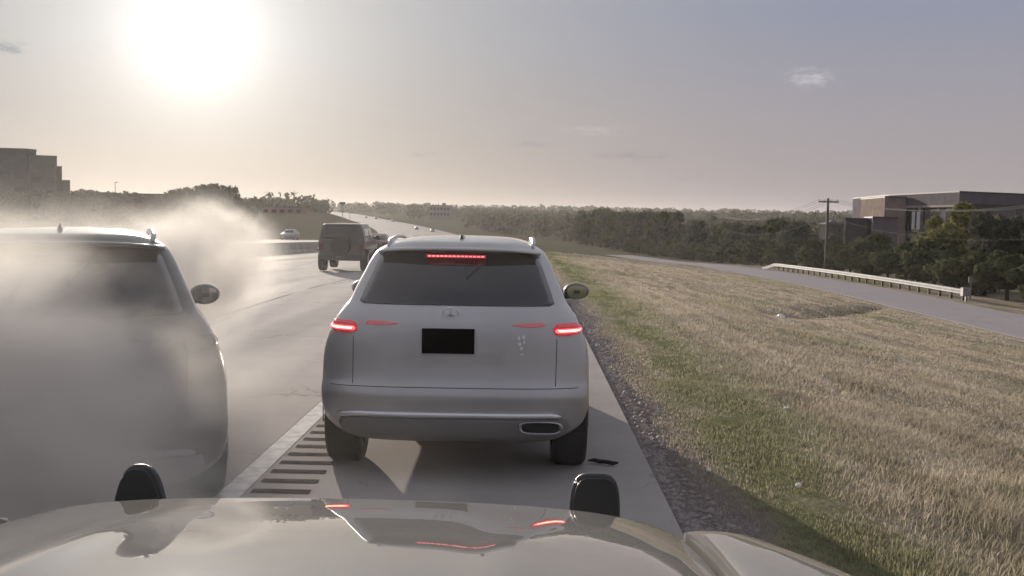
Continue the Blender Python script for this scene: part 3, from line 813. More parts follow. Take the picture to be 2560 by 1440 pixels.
# ------------------------------------------------------------------ patrol car front end (the car the camera rides in)
def patrol():
    cx = -.44
    t = thing('patrol_car', 'glossy black bonnet and wings of the car the view is taken from', 'car', (cx, 0, 0))
    ty = np.array([.7, 1.2, 1.6, 1.9, 2.15, 2.4, 2.6, 2.75]); td = np.array([3.1, 4.2, 5.4, 6.4, 7.2, 7.9, 8.3, 8.5])
    yy = np.linspace(.7, 2.75, 200); sl = np.tan(np.radians(np.interp(yy, ty, td)))
    zc = 1.147 + np.concatenate([np.cumsum((sl * (yy[1] - yy[0]))[::-1])[::-1][1:], [0]])
    Z = lambda y: float(np.interp(y, yy, zc))
    def crown(u): return -.022 * u * u - .045 * abs(u) ** 7
    def hoodz(x, y):
        bulge = .010 * math.exp(-((abs(x) - .42) / .07) ** 2) * min(1, max(0, (2.6 - y) / .5))
        return Z(y) + crown(x / .84) + bulge
    ys = list(np.linspace(.7, 2.70, 90)) ; us = np.linspace(-1, 1, 81)
    V = []; F = []
    for y in ys:
        for u in us:
            x = u * .835
            yl = y - max(0, (y - 2.2)) * .09 * abs(u) ** 3       # leading edge sweeps back to the corners
            V.append((x, yl, hoodz(x, y)))
    # rolled front lip
    for (dy, dz) in ((.022, -.006), (.04, -.02), (.05, -.045), (.05, -.10)):
        for u in us:
            x = u * .835; y = 2.70
            V.append((x, y - .045 * abs(u) ** 3 + dy, hoodz(x, y) + dz))
    w = len(us); h = len(V) // w
    F = [(j * w + i, j * w + i + 1, (j + 1) * w + i + 1, (j + 1) * w + i) for j in range(h - 1) for i in range(w - 1)]
    mesh('bonnet', V, F, M['hood'], t, True)
    for s in (-1, 1):
        V = []; F = []
        ysf = np.linspace(.7, 2.70, 50)
        outw = pchip([(.7, 1.25), (1.5, 1.235), (1.9, 1.20), (2.2, 1.13), (2.45, 1.04), (2.6, .96), (2.70, .87)])
        cs = [(0, -.10), (.0, .004), (.03, .024), (.08, .034), (.20, .040), (.38, .041), (.56, .036), (.70, .024), (.82, .002), (.91, -.045), (.97, -.11), (1.0, -.20), (1.01, -.42)]
        for y in ysf:
            xi = .848; xo = float(outw(y)); k = min(1, (xo - xi) / .22 + .15)
            yl = y - max(0, y - 2.2) * .09
            for a, dz in cs: V.append((s * (xi + (xo - xi) * a), yl, hoodz(.835, y) + dz * (k if dz > 0 else 1)))
        n = len(cs)
        F = [(j * n + i, j * n + i + 1, (j + 1) * n + i + 1, (j + 1) * n + i) for j in range(len(ysf) - 1) for i in range(n - 1)]
        F.append(tuple(range((len(ysf) - 1) * n, len(ysf) * n)))
        mesh('front_wing', V, F, M['hood'], t, True)
        MB().box(s * .84 - .006, s * .84 + .006, .7, 2.5, .95, 1.08).build('shut_gap', M['gap'], t)
        # push bar upright with rubber face
        V = []; F = []; pk = .74 if s > 0 else 1.0; pc = .645 if s > 0 else .62
        ex = 2.6 if s < 0 else 4.5; hb = .30 if s < 0 else .56
        prof = [(-.084 * pk, 0)] + [(-.084 * pk * math.copysign(abs(math.cos(a)) ** (2 / ex), math.cos(a)), hb + (.745 - hb) * abs(math.sin(a)) ** (2 / ex)) for a in np.linspace(0, math.pi, 33)] + [(.084 * pk, 0)]
        for y in (2.92, 2.98):
            V += [(s * pc + a, y, .42 + b) for a, b in prof]
        n = len(prof)
        F = [(i, i + 1, n + i + 1, n + i) for i in range(n - 1)] + [tuple(range(n))[::-1], tuple(range(n, 2 * n))]
        up = mesh('push_bar_upright', V, F, M['plastic'], t)
        rimp = [(s * pc + a, 2.95, .42 + b) for a, b in prof]
        MB().tube(rimp[1:-1], .009, 10).build('edge_rail', M['trimgrey'], up, True)
        MB().box(s * .62 - .05, s * .62 + .05, 2.98, 3.005, .50, 1.05).build('rubber_pad', M['rubber'], up)
        MB().box(min(s * .55, s * .83), max(s * .55, s * .83), 2.58, 2.66, .86, 1.0).build('headlamp', M['mirror'], t)
        wheel(t, s * 1.0, 1.75, .40, .27, s)
    MB().tube([(-.62, 2.95, .60), (.62, 2.95, .60)], .035).tube([(-.62, 2.95, .92), (.62, 2.95, .92)], .03).build('push_bar_crossbar', M['black_paint'], t, True)
    MB().box(-.55, .55, 2.60, 2.68, .70, 1.02).build('grille', M['plastic'], t)
    MB().box(-.95, .95, 2.50, 2.78, .38, .68).build('front_bumper', M['black_paint'], t)
    MB().box(-.72, .72, .6, 2.5, .35, .95).build('engine_bay', M['plastic'], t)
    MB().box(-.84, .84, .55, .70, .9, 1.28).build('scuttle', M['plastic'], t)
patrol()

# ------------------------------------------------------------------ small bits by the road
V = []
sc_ = MB()
pts = [(.50 + .045 * i, 8.05 - .016 * i + .012 * math.sin(i * 1.3), .048 + .006 * (i % 2)) for i in range(6)]
sc_.tube(pts, [.006, .016, .018, .016, .018, .007], 6)
tag(sc_.build('rubber_scrap', M['rubber'], None, True), 'short curved strip of black tyre rubber lying on the shaded shoulder', 'debris')

def lump(name, x, y, r, mat, seed, label, cat, group=None):
    rng = random.Random(seed); mb = MB(); ellip(mb, (0, 0, 0), (r, r * .8, r * .55), 8, 5)
    mb.V = [tuple(Vector(v) * rng.uniform(.75, 1.25)) for v in mb.V]
    o = mb.build(name, mat); o.location = (x, y, float(gz(x, y)) + r * .4); o.rotation_euler = (0, 0, rng.uniform(0, 3))
    return tag(o, label, cat, group)
lump('litter_piece', 7.35, 31.0, .16, M['litter'], 1, 'small white scrap of litter in the bare patch of the bank below the frontage road', 'litter')
lump('litter_piece', 2.05, 7.9, .03, M['litter'], 2, 'white scrap in the dry grass, by a dark tuft right of the shaded verge', 'litter')
lump('litter_piece', 1.42, 8.1, .022, M['litter'], 3, 'tiny white chip on the shaded gravel beside the slab edge', 'litter')
lump('litter_piece', 2.85, 11.6, .035, M['litter'], 4, 'white speck of litter in the middle of the grass bank', 'litter')
def gravel():
    rng = np.random.default_rng(9); mb = MB()
    base = [(-1, -1, 0), (1, -.8, 0), (.9, 1, 0), (-.8, .9, 0), (0, 0, .8)]
    for k in range(2600):
        y = 4.5 + 22 * rng.random() ** 1.6; x = .99 + abs(rng.normal(0, .24)); r = rng.uniform(.006, .022) * (1 + .02 * y)
        a = rng.uniform(0, 6.28); ca, sa = math.cos(a), math.sin(a); z = float(gz(x, y)) - .02
        mb.add([(x + r * (ca * p - sa * q), y + r * (sa * p + ca * q), z + r * h) for p, q, h in base], [(0, 1, 4), (1, 2, 4), (2, 3, 4), (3, 0, 4)])
    tag(mb.build('gravel', M['stone']), 'loose gravel strip between slab edge and grass', None, kind='stuff')
gravel()

# ------------------------------------------------------------------ grass blades
def fill_mesh(name, V, F, mat, tint=None, smooth=False):
    me = bpy.data.meshes.new(name)
    nv, nf, k = len(V), len(F), F.shape[1]
    me.vertices.add(nv); me.vertices.foreach_set('co', V.astype(np.float32).ravel())
    me.loops.add(nf * k); me.loops.foreach_set('vertex_index', F.astype(np.int32).ravel())
    me.polygons.add(nf); me.polygons.foreach_set('loop_start', np.arange(0, nf * k, k, dtype=np.int32))
    me.update(calc_edges=True)
    if tint is not None:
        a = me.attributes.new('tint', 'FLOAT', 'POINT'); a.data.foreach_set('value', tint.astype(np.float32))
    me.materials.append(mat)
    return me

def grass():
    rng = np.random.default_rng(21)
    def blades(n, yfun, xfun, hmin, hmax, wfun, lean, clump):
        Y = yfun(rng.random(n)); X = xfun(rng.random(n), Y)
        # clumps
        X = X + rng.normal(0, clump, n); Y = Y + rng.normal(0, clump, n)
        dens = np.sin(X * 2.3 + np.sin(Y * 1.7)) * np.sin(Y * 1.9 + np.sin(X * 2.9)) * .5 + .5
        gravelly = X < 1.22 + .22 * np.sin(Y * 1.3) + .12 * np.sin(Y * 3.1) + rng.normal(0, .12, n)
        keep = (rng.random(n) < .35 + .65 * dens) & ~gravelly
        X, Y = X[keep], Y[keep]; n = len(X)
        tall = np.clip((X - 1.6) / 1.5, 0.25, 1)
        H = rng.uniform(hmin, hmax, n) * (.6 + .6 * dens[keep]) * tall
        W = wfun(Y) * rng.uniform(.6, 1.3, n)
        az = rng.uniform(0, 6.28, n); ln = rng.normal(0, 1, (n, 2)) * lean * H[:, None] + np.array([.25, -.1]) * H[:, None]
        Z = gz(X, Y) - .035
        d = np.stack([np.cos(az) * W * .5, np.sin(az) * W * .5], -1)
        V = np.zeros((n, 5, 3))
        for k, (s, t, f) in enumerate(((-1, 0, 0), (1, 0, 0), (.75, .55, .35), (-.75, .55, .35), (0, 1, 1))):
            V[:, k, 0] = X + d[:, 0] * s + ln[:, 0] * f; V[:, k, 1] = Y + d[:, 1] * s + ln[:, 1] * f; V[:, k, 2] = Z + (H + .03) * t
        b = (np.arange(n) * 5)[:, None]
        F = np.concatenate([b + np.array([[0, 1, 2]]), b + np.array([[0, 2, 3]]), b + np.array([[3, 2, 4]])])
        return V.reshape(-1, 3), F, np.repeat(rng.random(n), 5)
    parts = []
    parts.append(blades(150000, lambda u: 4.2 + 9 * u ** .9, lambda u, Y: 1.2 + (Y * .52 + .8) * u, .02, .065, lambda Y: .0035 + .0005 * Y, .6, .03))
    parts.append(blades(22000, lambda u: 4.0 + 5.0 * u, lambda u, Y: 2.2 + (Y * .5 + .5) * u, .06, .15, lambda Y: .004 + .0006 * Y, .35, .05))
    parts.append(blades(130000, lambda u: 13 + 22 * u ** 1.2, lambda u, Y: 1.2 + np.minimum(Y * .52, 18.5) * u, .015, .055, lambda Y: .004 + .0007 * Y, .8, .08))
    parts.append(blades(80000, lambda u: 32 + 60 * u ** 1.2, lambda u, Y: 1.2 + 19 * u, .02, .06, lambda Y: .008 + .0009 * Y, .9, .2))
    off = 0; Vs, Fs, Ts = [], [], []
    for V, F, T in parts: Vs.append(V); Fs.append(F + off); Ts.append(T); off += len(V)
    me = fill_mesh('grass', np.concatenate(Vs), np.concatenate(Fs), M['blade'], np.concatenate(Ts))
    o = link(bpy.data.objects.new('grass', me)); tag(o, 'dry mown grass with green patches covering the roadside bank', None, kind='stuff')
grass()

# ------------------------------------------------------------------ trees
def crown_mesh(seed, n=3200, leaf=.05, squash=.5, lobes=14, mat=None):
    """unit tree: height 1, crown half width ~.5, foliage down near the ground"""
    rng = np.random.default_rng(seed)
    ph = rng.uniform(0, 6.28, lobes); rr = rng.uniform(.0, .34, lobes); hz = rng.uniform(.22, .80, lobes)
    rr = rr * (1.1 - np.abs(hz - .45))
    L = np.stack([np.cos(ph) * rr, np.sin(ph) * rr, hz], -1); R = rng.uniform(.13, .25, lobes) * (1.15 - .45 * hz)
    k = rng.integers(0, lobes, n)
    d = rng.normal(0, 1, (n, 3)); d /= np.linalg.norm(d, axis=1)[:, None]
    P = L[k] + d * (R[k] * rng.uniform(.55, 1.06, n) ** .6)[:, None]
    P[:, 2] = np.clip(P[:, 2], .03, None)
    nrm = d + rng.normal(0, .8, (n, 3)); nrm /= np.linalg.norm(nrm, axis=1)[:, None]
    a = np.cross(nrm, rng.normal(0, 1, (n, 3))); a /= np.linalg.norm(a, axis=1)[:, None]; b = np.cross(nrm, a)
    s = leaf * rng.uniform(.5, 1.3, n)
    V = np.stack([P - a * s[:, None], P + b * s[:, None] * .55, P + a * s[:, None], P - b * s[:, None] * .55], 1)
    F = (np.arange(n) * 4)[:, None] + np.array([[0, 1, 2, 3]])
    tint = np.clip(rng.normal(.45, .28, n) + (rng.random(lobes) - .5)[k] * .5, 0, 1)
    return fill_mesh('crown', V.reshape(-1, 3), F, mat, np.repeat(tint, 4))

def trunk_mesh(seed):
    rng = random.Random(seed); mb = MB()
    mb.tube([(0, 0, -.05), (.01, 0, .2), (.02, .01, .45), (.01, .0, .75)], [.035, .028, .02, .008], 7)
    for k in range(6):
        a = rng.uniform(0, 6.28); z = rng.uniform(.15, .45)
        mb.tube([(.01, 0, z), (math.cos(a) * .14, math.sin(a) * .14, z + .14), (math.cos(a) * .27, math.sin(a) * .27, z + .32)], [.014, .009, .003], 5)
    me = bpy.data.meshes.new('trunk'); me.from_pydata(mb.V, [], mb.F); me.materials.append(M['bark']); return me

CROWN = {}
for i in range(4):
    CROWN['dark', i] = crown_mesh(100 + i, 3400, .045, mat=M['leaf_dark'])
    CROWN['mid', i] = crown_mesh(200 + i, 3400, .045, mat=M['leaf_mid'])
    CROWN['olive', i] = crown_mesh(300 + i, 4200, .040, lobes=18, mat=M['leaf_olive'])
    CROWN['low', i] = crown_mesh(400 + i, 2200, .06, lobes=10, mat=M['leaf_mid'])
TRUNK = [trunk_mesh(i) for i in range(3)]
rt = random.Random(77)
def tree(name, x, y, h, wid, kind, label, cat='tree', group=None, z=None, xp=True):
    X = x + (float(cr(y)) if xp else 0)
    zz = float(gz(x, y)) if z is None else z
    t = thing(name, label, cat, (X, y, zz - .1), rt.uniform(0, 6.28), group)
    i = rt.randrange(4)
    c = link(bpy.data.objects.new('crown', CROWN[kind, i]), t); c.scale = (wid, wid, h)
    k = link(bpy.data.objects.new('trunk', TRUNK[i % 3]), t); k.scale = (wid * .9, wid * .9, h)
    return t

BACK = [(34.2, 66, 5.7), (35.0, 71.3, 5.7), (33.3, 76.9, 5.3), (37.6, 83.1, 5.6), (36.7, 90.6, 6.3), (37.2, 96.7, 5.3), (33.6, 103.0, 4.3), (33.8, 108.9, 3.6), (36.7, 117.3, 3.9), (36.4, 125.6, 4.1), (33.8, 132.2, 6.0), (35.7, 140.2, 6.4),
        (36.1, 149.1, 7.2), (34.6, 155.8, 6.4), (33.7, 164.4, 6.6), (33.3, 171.7, 6.8), (35.3, 178.7, 6.9), (32.9, 188.5, 7.4), (34.3, 196.6, 7.5), (33.7, 205.8, 7.6), (31.3, 216.2, 10.0), (31.2, 225.2, 10.3), (28.4, 234.4, 9.7), (31.1, 243.4, 10.6),
        (26.6, 251.4, 10.2), (27.0, 262.0, 10.6), (27.2, 272.3, 10.8), (29.0, 282.1, 11.1), (25.3, 291.5, 11.4), (25.5, 301.0, 11.6), (23.2, 311.0, 11.8), (21.8, 323.4, 11.5), (23.5, 335.1, 11.8), (18.2, 344.9, 9.5)]
ORD = 'first second third fourth fifth sixth seventh eighth ninth tenth eleventh twelfth thirteenth fourteenth fifteenth sixteenth seventeenth eighteenth nineteenth twentieth'.split() + ['twenty-' + w for w in 'first second third fourth fifth sixth seventh eighth ninth'.split()]
for n, (X, Y, h) in enumerate(BACK):
    xp = X if Y < 210 else max(X, 31) + 2
    kind = 'olive' if n in (4, 5) else ('mid' if n % 3 == 0 else 'dark')
    if n in (4, 5): lab = ('big olive-green tree in front of the brown office block, nearer of two' if n == 4 else 'big olive-green tree in front of the brown office block, farther of two')
    elif n < 4: lab = ORD[n] + ' dark bushy tree from the right edge, behind the square end of the guardrail'
    elif n == 12: lab = 'taller dark tree standing above the hedge-like row left of the utility pole'
    elif n < 20: lab = ORD[n - 6 - (n > 12)] + ' dark rounded tree past the olive trees in the row behind the guardrail'
    else: lab = ORD[n - 20] + ' tall dark tree, counted away from the camera, in the far clump under the cables'
    g = 'big olive trees' if n in (4, 5) else 'trees in the row along the frontage road'
    w = h * (1.15 if n in (4, 5) else .95) if h < 8 else h * .75
    tree('tree', xp, Y, h * (1.2 if Y < 100 else 1.02 if Y < 130 else 1.0 if Y < 205 else .98), w * 1.08, kind, lab, 'tree', None if n == 12 else g)
Y = 60.0; n = 0; n2 = 0
while Y < 260:
    xp = 30.6 + rt.uniform(-.4, .9); h = rt.uniform(2.3, 3.9)
    tree('shrub', xp, Y, h, h * 1.35, 'low' if n % 3 else 'mid', ORD[n] + ' leafy green shrub behind the guardrail, counted from its square end' if Y < 122 else ORD[n2] + ' dark green shrub past the far end of the guardrail, below the trees', 'shrub',
         'shrubs behind the guardrail' if Y < 122 else 'shrubs past the guardrail')
    n2 += Y >= 122; Y += rt.uniform(2.6, 3.6) * (1 + Y / 200); n += 1

LEFT = [(-76.3, 176.8, 4.3), (-66.8, 158.3, 4.2), (-64.6, 156.2, 4.4), (-61.3, 151.5, 4.4), (-71.5, 181.4, 4.7), (-67.4, 175.7, 4.3), (-56.1, 150.6, 4.0), (-66.9, 183.8, 4.5), (-58.1, 164.4, 3.9), (-58.9, 171.7, 4.1),
        (-53.3, 160.3, 4.3), (-53.7, 165.5, 4.8), (-51.7, 163.4, 5.0), (-49.4, 161.6, 5.0), (-44.7, 150, 5.3), (-43.6, 150, 5.5), (-42.4, 150, 5.2), (-40.8, 150, 4.0), (-84, 176, 4.4), (-90, 180, 4.4), (-70, 160, 4.0), (-80, 165, 4.2)]
LX = [k for k in sorted(range(len(LEFT)), key=lambda k: LEFT[k][0] / LEFT[k][1]) if k not in (14, 15, 16)]
for n, (X, Y, top) in enumerate(LEFT):
    xp = X - float(cr(Y)); z0 = float(gz(xp, Y)); h = top - z0
    big = n in (14, 15, 16)
    tree('tree', xp, Y, h * 1.1, h * (1.05 if big else 1.3), 'dark', ORD[n - 14] + ' from the left of the three tall rounded trees ending the left treeline' if big else ORD[LX.index(n)] + ' low hazy grey tree from the left in the left treeline', 'tree',
         'rounded trees ending the left treeline' if big else 'trees in the hazy left treeline')

# far woods: one mass of leaf clumps on the hills
def far_woods():
    rng = np.random.default_rng(3); P = []; S = []; T = []
    for (x0, x1, y0, y1, n, h0, h1, q, leaf) in ((-700, 1300, 900, 1500, 1500, 7, 11, 55, 1.5), (-900, 1700, 1500, 2600, 700, 9, 14, 40, 2.6), (-40, 420, 345, 900, 1100, 6, 10, 60, 1.0),
                                           (-480, -75, 400, 900, 420, 5, 9, 50, 1.1), (42, 160, 90, 345, 330, 4, 7, 150, .4), (-260, -95, 200, 420, 140, 4, 7, 70, .7)):
        for k in range(n):
            Y = rng.uniform(y0, y1); X = rng.uniform(x0, x1)
            xp = X - float(cr(Y))
            if -52 < xp < 26: continue
            if 30 < X < 130 and 150 < Y < 262 and X > 48: continue
            z = float(gz(xp, Y)) + (2.2 * math.sin(X * .006 + 1) * math.sin(Y * .004) + math.sin(X * .017 + Y * .003)) * min(1, max(0, (Y - 700) / 500))
            h = rng.uniform(h0, h1); r = h * rng.uniform(.4, .65)
            d = rng.normal(0, 1, (q, 3)); d /= np.linalg.norm(d, axis=1)[:, None]
            p = d * np.array([r, r, h * .5]) * (rng.uniform(.4, 1, q) ** .4)[:, None] + np.array([X, Y, z + h * .5])
            P.append(p); S.append(np.full(q, leaf) * rng.uniform(.6, 1.2, q)); T.append(np.clip(rng.normal(.4, .25, q) + rng.normal(0, .2), 0, 1))
    P = np.concatenate(P); S = np.concatenate(S); T = np.concatenate(T); n = len(P)
    nrm = rng.normal(0, 1, (n, 3)); nrm /= np.linalg.norm(nrm, axis=1)[:, None]
    a = np.cross(nrm, rng.normal(0, 1, (n, 3))); a /= np.linalg.norm(a, axis=1)[:, None]; b = np.cross(nrm, a); s = S[:, None]
    V = np.stack([P - a * s, P + b * s * .7, P + a * s, P - b * s * .7], 1).reshape(-1, 3)
    F = (np.arange(n) * 4)[:, None] + np.array([[0, 1, 2, 3]])
    o = link(bpy.data.objects.new('far_woods', fill_mesh('far_woods', V, F, M['leaf_dark'], np.repeat(T, 4))))
    tag(o, 'dark woods covering the far hills along the horizon', None, kind='stuff')
far_woods()

# ------------------------------------------------------------------ utility poles and cables
def poles():
    xs = 30.0; first = None
    Ys = [42, 108, 174, 240, 306]
    labs = ['wooden utility pole nearest the camera at the right', 'tall wooden utility pole with a crossarm left of the brown office block', 'wooden utility pole with a crossarm above the middle of the tree row',
            'distant wooden utility pole among the trees, past the middle pole', 'farthest small utility pole, at the far end of the tree row']
    tops = []
    for Yp, lab in zip(Ys, labs):
        xp = 30.0 - float(cr(Yp)) * .9; X = xp + float(cr(Yp)); z0 = float(gz(xp, Yp))
        top = {42: 4.6, 108: 4.15, 174: 3.0, 240: 2.2, 306: 1.7}[Yp]
        t = thing('utility_pole', lab, 'utility pole', (X, Yp, z0), 0, 'utility poles along the tree row')
        H = top - z0
        MB().tube([(0, 0, -.5), (0, 0, H)], [.17, .11], 10).build('pole', M['wood'], t)
        ca = MB().box(-1.0, 1.0, -.19, -.10, H - .42, H - .28).build('crossarm', M['wood'], t)
        for a in (-.92, -.35, .35, .92):
            MB().tube([(a, -.145, H - .28), (a, -.145, H - .12)], [.045, .03], 8).build('insulator', M['steel'], ca)
        MB().box(-.03, .03, -.14, -.10, H - .9, H - .3).build('brace', M['steel'], t)
        tops.append((X, Yp, top))
    names = {-.92: 'outer left', -.35: 'inner left', .35: 'inner right', .92: 'outer right'}
    for i in range(len(tops) - 1):
        for a in (-.92, -.35, .35, .92, 'low'):
            p, q = tops[i], tops[i + 1]; dz = -.12 if a != 'low' else -1.7; ax = a if a != 'low' else 0
            pts = []
            for k in range(15):
                u = k / 14; sag = (1.5 if a != 'low' else 1.9) * 4 * u * (1 - u)
                pts.append((p[0] + (q[0] - p[0]) * u + ax, p[1] + (q[1] - p[1]) * u - .145, p[2] + (q[2] - p[2]) * u + dz - sag))
            span = ['nearest span running off the right edge', 'span behind the guardrail', 'second-farthest span above the trees', 'farthest span above the trees'][i]
            o = MB().tube(pts, .011 if i == 0 else .012 + .004 * i, 5).build('power_cable', M['cable'])
            tag(o, ('lower cable slung under the crossarms, ' if a == 'low' else names[a] + ' crossarm cable, ') + span, 'cable', 'cables sagging between the utility poles')
poles()

# ------------------------------------------------------------------ buildings
M['brick_brown'] = pmat('brown brick', (.27, .215, .195), .9, spec=0., var=.25, scale=.6, bump=.1, bscale=8)
M['panel_dark'] = pmat('dark cladding', (.165, .148, .162), .9, spec=0., var=.2, scale=.4)
M['stone_wall'] = pmat('tan stone wall', (.36, .32, .29), .9, spec=0., var=.2, scale=.7)
M['roofing'] = pmat('roof edge', (.05, .045, .05), .7)
M['bwin'] = pmat('window glass', (.02, .025, .03), .08, coat=.5)
M['grey_wall'] = pmat('grey wall', (.085, .082, .085), .9, spec=0., var=.15, scale=.3)
M['blind'] = pmat('white blind', (.62, .62, .62), .7)

def wall_block(t, foot, z0, z1, mat, cap=.35, name='wall', capmat=None):
    """prism on a footprint (list of xy, counter-clockwise), each face a wall part, with a coping"""
    n = len(foot)
    V = [(x, y, z0) for x, y in foot] + [(x, y, z1) for x, y in foot]
    F = [(i, (i + 1) % n, n + (i + 1) % n, n + i) for i in range(n)] + [tuple(range(n, 2 * n))]
    mesh(name, V, F, mat, t)
    c = Vector((sum(p[0] for p in foot) / n, sum(p[1] for p in foot) / n, 0))
    out = []
    for x, y in foot:
        d = (Vector((x, y, 0)) - c).normalized() * .18; out.append((x + d.x, y + d.y))
    V = [(x, y, z1 + .003) for x, y in out] + [(x, y, z1 + cap) for x, y in out]
    mesh('roof', V, F + [tuple(range(n))[::-1]], capmat or M['roofing'], t)

def facade(t, p, q, z0, z1, cols, rows, mat, w=.7, h=.6, name='window', frame=None, skip=()):
    """windows as own parts along the wall from p to q (outside on the right-hand side of p->q)"""
    p = Vector((p[0], p[1], 0)); q = Vector((q[0], q[1], 0)); d = (q - p); L = d.length; d.normalize(); nrm = Vector((d.y, -d.x, 0))
    cw, rh = L / cols, (z1 - z0) / rows
    for r in range(rows):
        for c in range(cols):
            if (r, c) in skip: continue
            a = (c + .5 - w / 2) * cw; b = (c + .5 + w / 2) * cw; za = z0 + (r + .5 - h / 2) * rh; zb = z0 + (r + .5 + h / 2) * rh
            def slab(a, b, za, zb, d0, d1):
                mb = MB(); V = []
                for o in (d0, d1):
                    for (u, z) in ((a, za), (b, za), (b, zb), (a, zb)):
                        P = p + d * u + nrm * o; V.append((P.x, P.y, z))
                return mb.add(V, [(0, 3, 2, 1), (4, 5, 6, 7), (0, 1, 5, 4), (1, 2, 6, 5), (2, 3, 7, 6), (3, 0, 4, 7)])
            f = slab(a, b, za, zb, -.05, .06).build(name, frame or M['roofing'], t)
            k = .08
            slab(a + k, b - k, za + k, zb - k, .0, .075).build('pane', mat, f)

def right_office():
    t = thing('office_block', 'brown flat-roofed office block behind the trees at the far right', 'building', (0, 0, 0))
    z0 = -6.0
    C_, L_, R_ = (75.5, 190), (74.0, 222), (118, 215)
    foot = [C_, R_, (118, 260), (78, 260), L_]
    wall_block(t, foot, z0, 7.3, M['panel_dark'], .25)
    # lower stone wing and tower at the left end
    wall_block(t, [(70.5, 214), (73.9, 212), (76, 232), (72.6, 236)], z0, 6.7, M['brick_brown'], .25, 'wing_wall')
    # stone piers and bands on the corner
    facade(t, L_, C_, 0.2, 4.6, 5, 1, M['bwin'], .62, .95)
    facade(t, L_, C_, -5.2, -.6, 5, 1, M['bwin'], .62, .8)
    facade(t, C_, R_, 1.2, 4.8, 6, 1, M['bwin'], .78, .9)
    facade(t, C_, R_, -4.6, 0.2, 6, 1, M['bwin'], .78, .8)
    mb = MB()
    def band(p, q, z0_, z1_, o0, o1, name, mat):
        p = Vector((*p, 0)); q = Vector((*q, 0)); d = (q - p).normalized(); nrm = Vector((d.y, -d.x, 0)); V = []
        for o in (o0, o1):
            for (P, z) in ((p, z0_), (q, z0_), (q, z1_), (p, z1_)): V.append(tuple(P + nrm * o + Vector((0, 0, z))))
        MB().add(V, [(0, 3, 2, 1), (4, 5, 6, 7), (0, 1, 5, 4), (1, 2, 6, 5), (2, 3, 7, 6), (3, 0, 4, 7)]).build(name, mat, t)
    band((73.95, 221.9), (75.45, 190.2), 4.75, 5.15, -.02, .5, 'canopy', M['stone_wall'])
    band((75.7, 190.05), (117.5, 214.7), 4.95, 5.35, -.02, .45, 'canopy', M['grey_wall'])
    for u in (.03, .27, .52, .98):
        a = Vector((74.0, 222)).lerp(Vector((75.5, 190)), u) if False else (74.0 + 1.5 * u, 222 - 32 * u)
        MB().box(a[0] - .55, a[0] + .1, a[1] - .6, a[1] + .6, z0, 4.7).build('pier', M['stone_wall'], t)
    MB().box(74.05, 74.15, 204.5, 206.2, .6, 4.0).box(74.0, 74.12, 207.2, 208.6, .6, 4.0).build('blind', M['blind'], t)
right_office()

def annex():
    t = thing('low_annex', 'plain dark purple-grey block beside the brown office, right of the utility pole', 'building')
    wall_block(t, [(53.6, 168), (58.5, 171), (63.5, 190), (58.2, 187)], -6, 2.55, M['panel_dark'], .2)
    wall_block(t, [(51.5, 175), (53.9, 171.5), (57.2, 184), (55.2, 184)], -6, 2.3, M['grey_wall'], .2, 'side_wall')
    facade(t, (55.2, 184), (51.5, 175), -1.2, 1.7, 2, 1, M['bwin'], .3, .7)
annex()
def house():
    t = thing('small_house', 'small grey house with a hipped roof just right of the utility pole', 'house', (65.3, 232, 0))
    MB().box(-1.9, 1.9, -2.5, 2.5, -7, 1.2).build('wall', M['grey_wall'], t)
    MB().add([(-2.3, -2.9, 1.2), (2.3, -2.9, 1.2), (2.3, 2.9, 1.2), (-2.3, 2.9, 1.2), (0, -1, 2.1), (0, 1, 2.1)], [(0, 1, 4), (1, 2, 5, 4), (2, 3, 5), (3, 0, 4, 5), (0, 3, 2, 1)]).build('roof', M['roofing'], t)
    for x in (-1.0, 1.0):
        f = MB().box(x - .4, x + .4, -2.56, -2.49, -.4, .8).build('window', M['roofing'], t)
        MB().box(x - .32, x + .32, -2.58, -2.5, -.32, .72).build('pane', M['bwin'], f)
house()

def left_office():
    t = thing('office_tower', 'big grey multi-storey office building in haze at the left edge', 'building')
    z0 = -3.0
    wall_block(t, [(-125, 212), (-101.0, 218), (-100.6, 221.4), (-124, 262), (-150, 262)], z0, 13.3, M['grey_wall'], .4)
    wall_block(t, [(-100.9, 219), (-96.4, 221.5), (-116, 258), (-120, 250)], z0, 12.2, M['grey_wall'], .3, 'wing_wall')
    wall_block(t, [(-96.5, 222.3), (-95.9, 222.7), (-112, 252), (-113, 252)], z0, 10.2, M['grey_wall'], .25, 'stair_wall')
    wall_block(t, [(-95.9, 223.1), (-94.7, 223.8), (-109, 250), (-110.5, 250)], z0, 7.4, M['grey_wall'], .25, 'stair_wall')
    facade(t, (-125, 212), (-101.0, 218), -2.0, 12.6, 9, 5, M['bwin'], .8, .5)
    facade(t, (-100.85, 219.03), (-96.45, 221.47), -2.0, 11.6, 2, 5, M['bwin'], .7, .5)
left_office()
def low_shop():
    t = thing('low_commercial_building', 'low flat-roofed pale building in the hazy left treeline', 'building')
    wall_block(t, [(-62, 172), (-53.5, 174), (-53.5, 184), (-62, 184)], -3, 4.15, M['grey_wall'], .25)
    facade(t, (-62, 172), (-53.5, 174), -1.4, 3.6, 5, 2, M['bwin'], .6, .5)
low_shop()
def far_block():
    t = thing('distant_building', 'flat-roofed dark building with a stub tower on the horizon', 'building')
    z0 = -2
    wall_block(t, [(-78.5, 880), (-62, 880), (-62, 905), (-78.5, 905)], z0, 9.0, M['panel_dark'], .4)
    MB().box(-68.6, -66.0, 884, 890, 9.405, 11.3).build('tower', M['panel_dark'], t)
    facade(t, (-78.5, 880), (-62, 880), 0, 8.6, 6, 2, M['bwin'], .6, .5)
far_block()
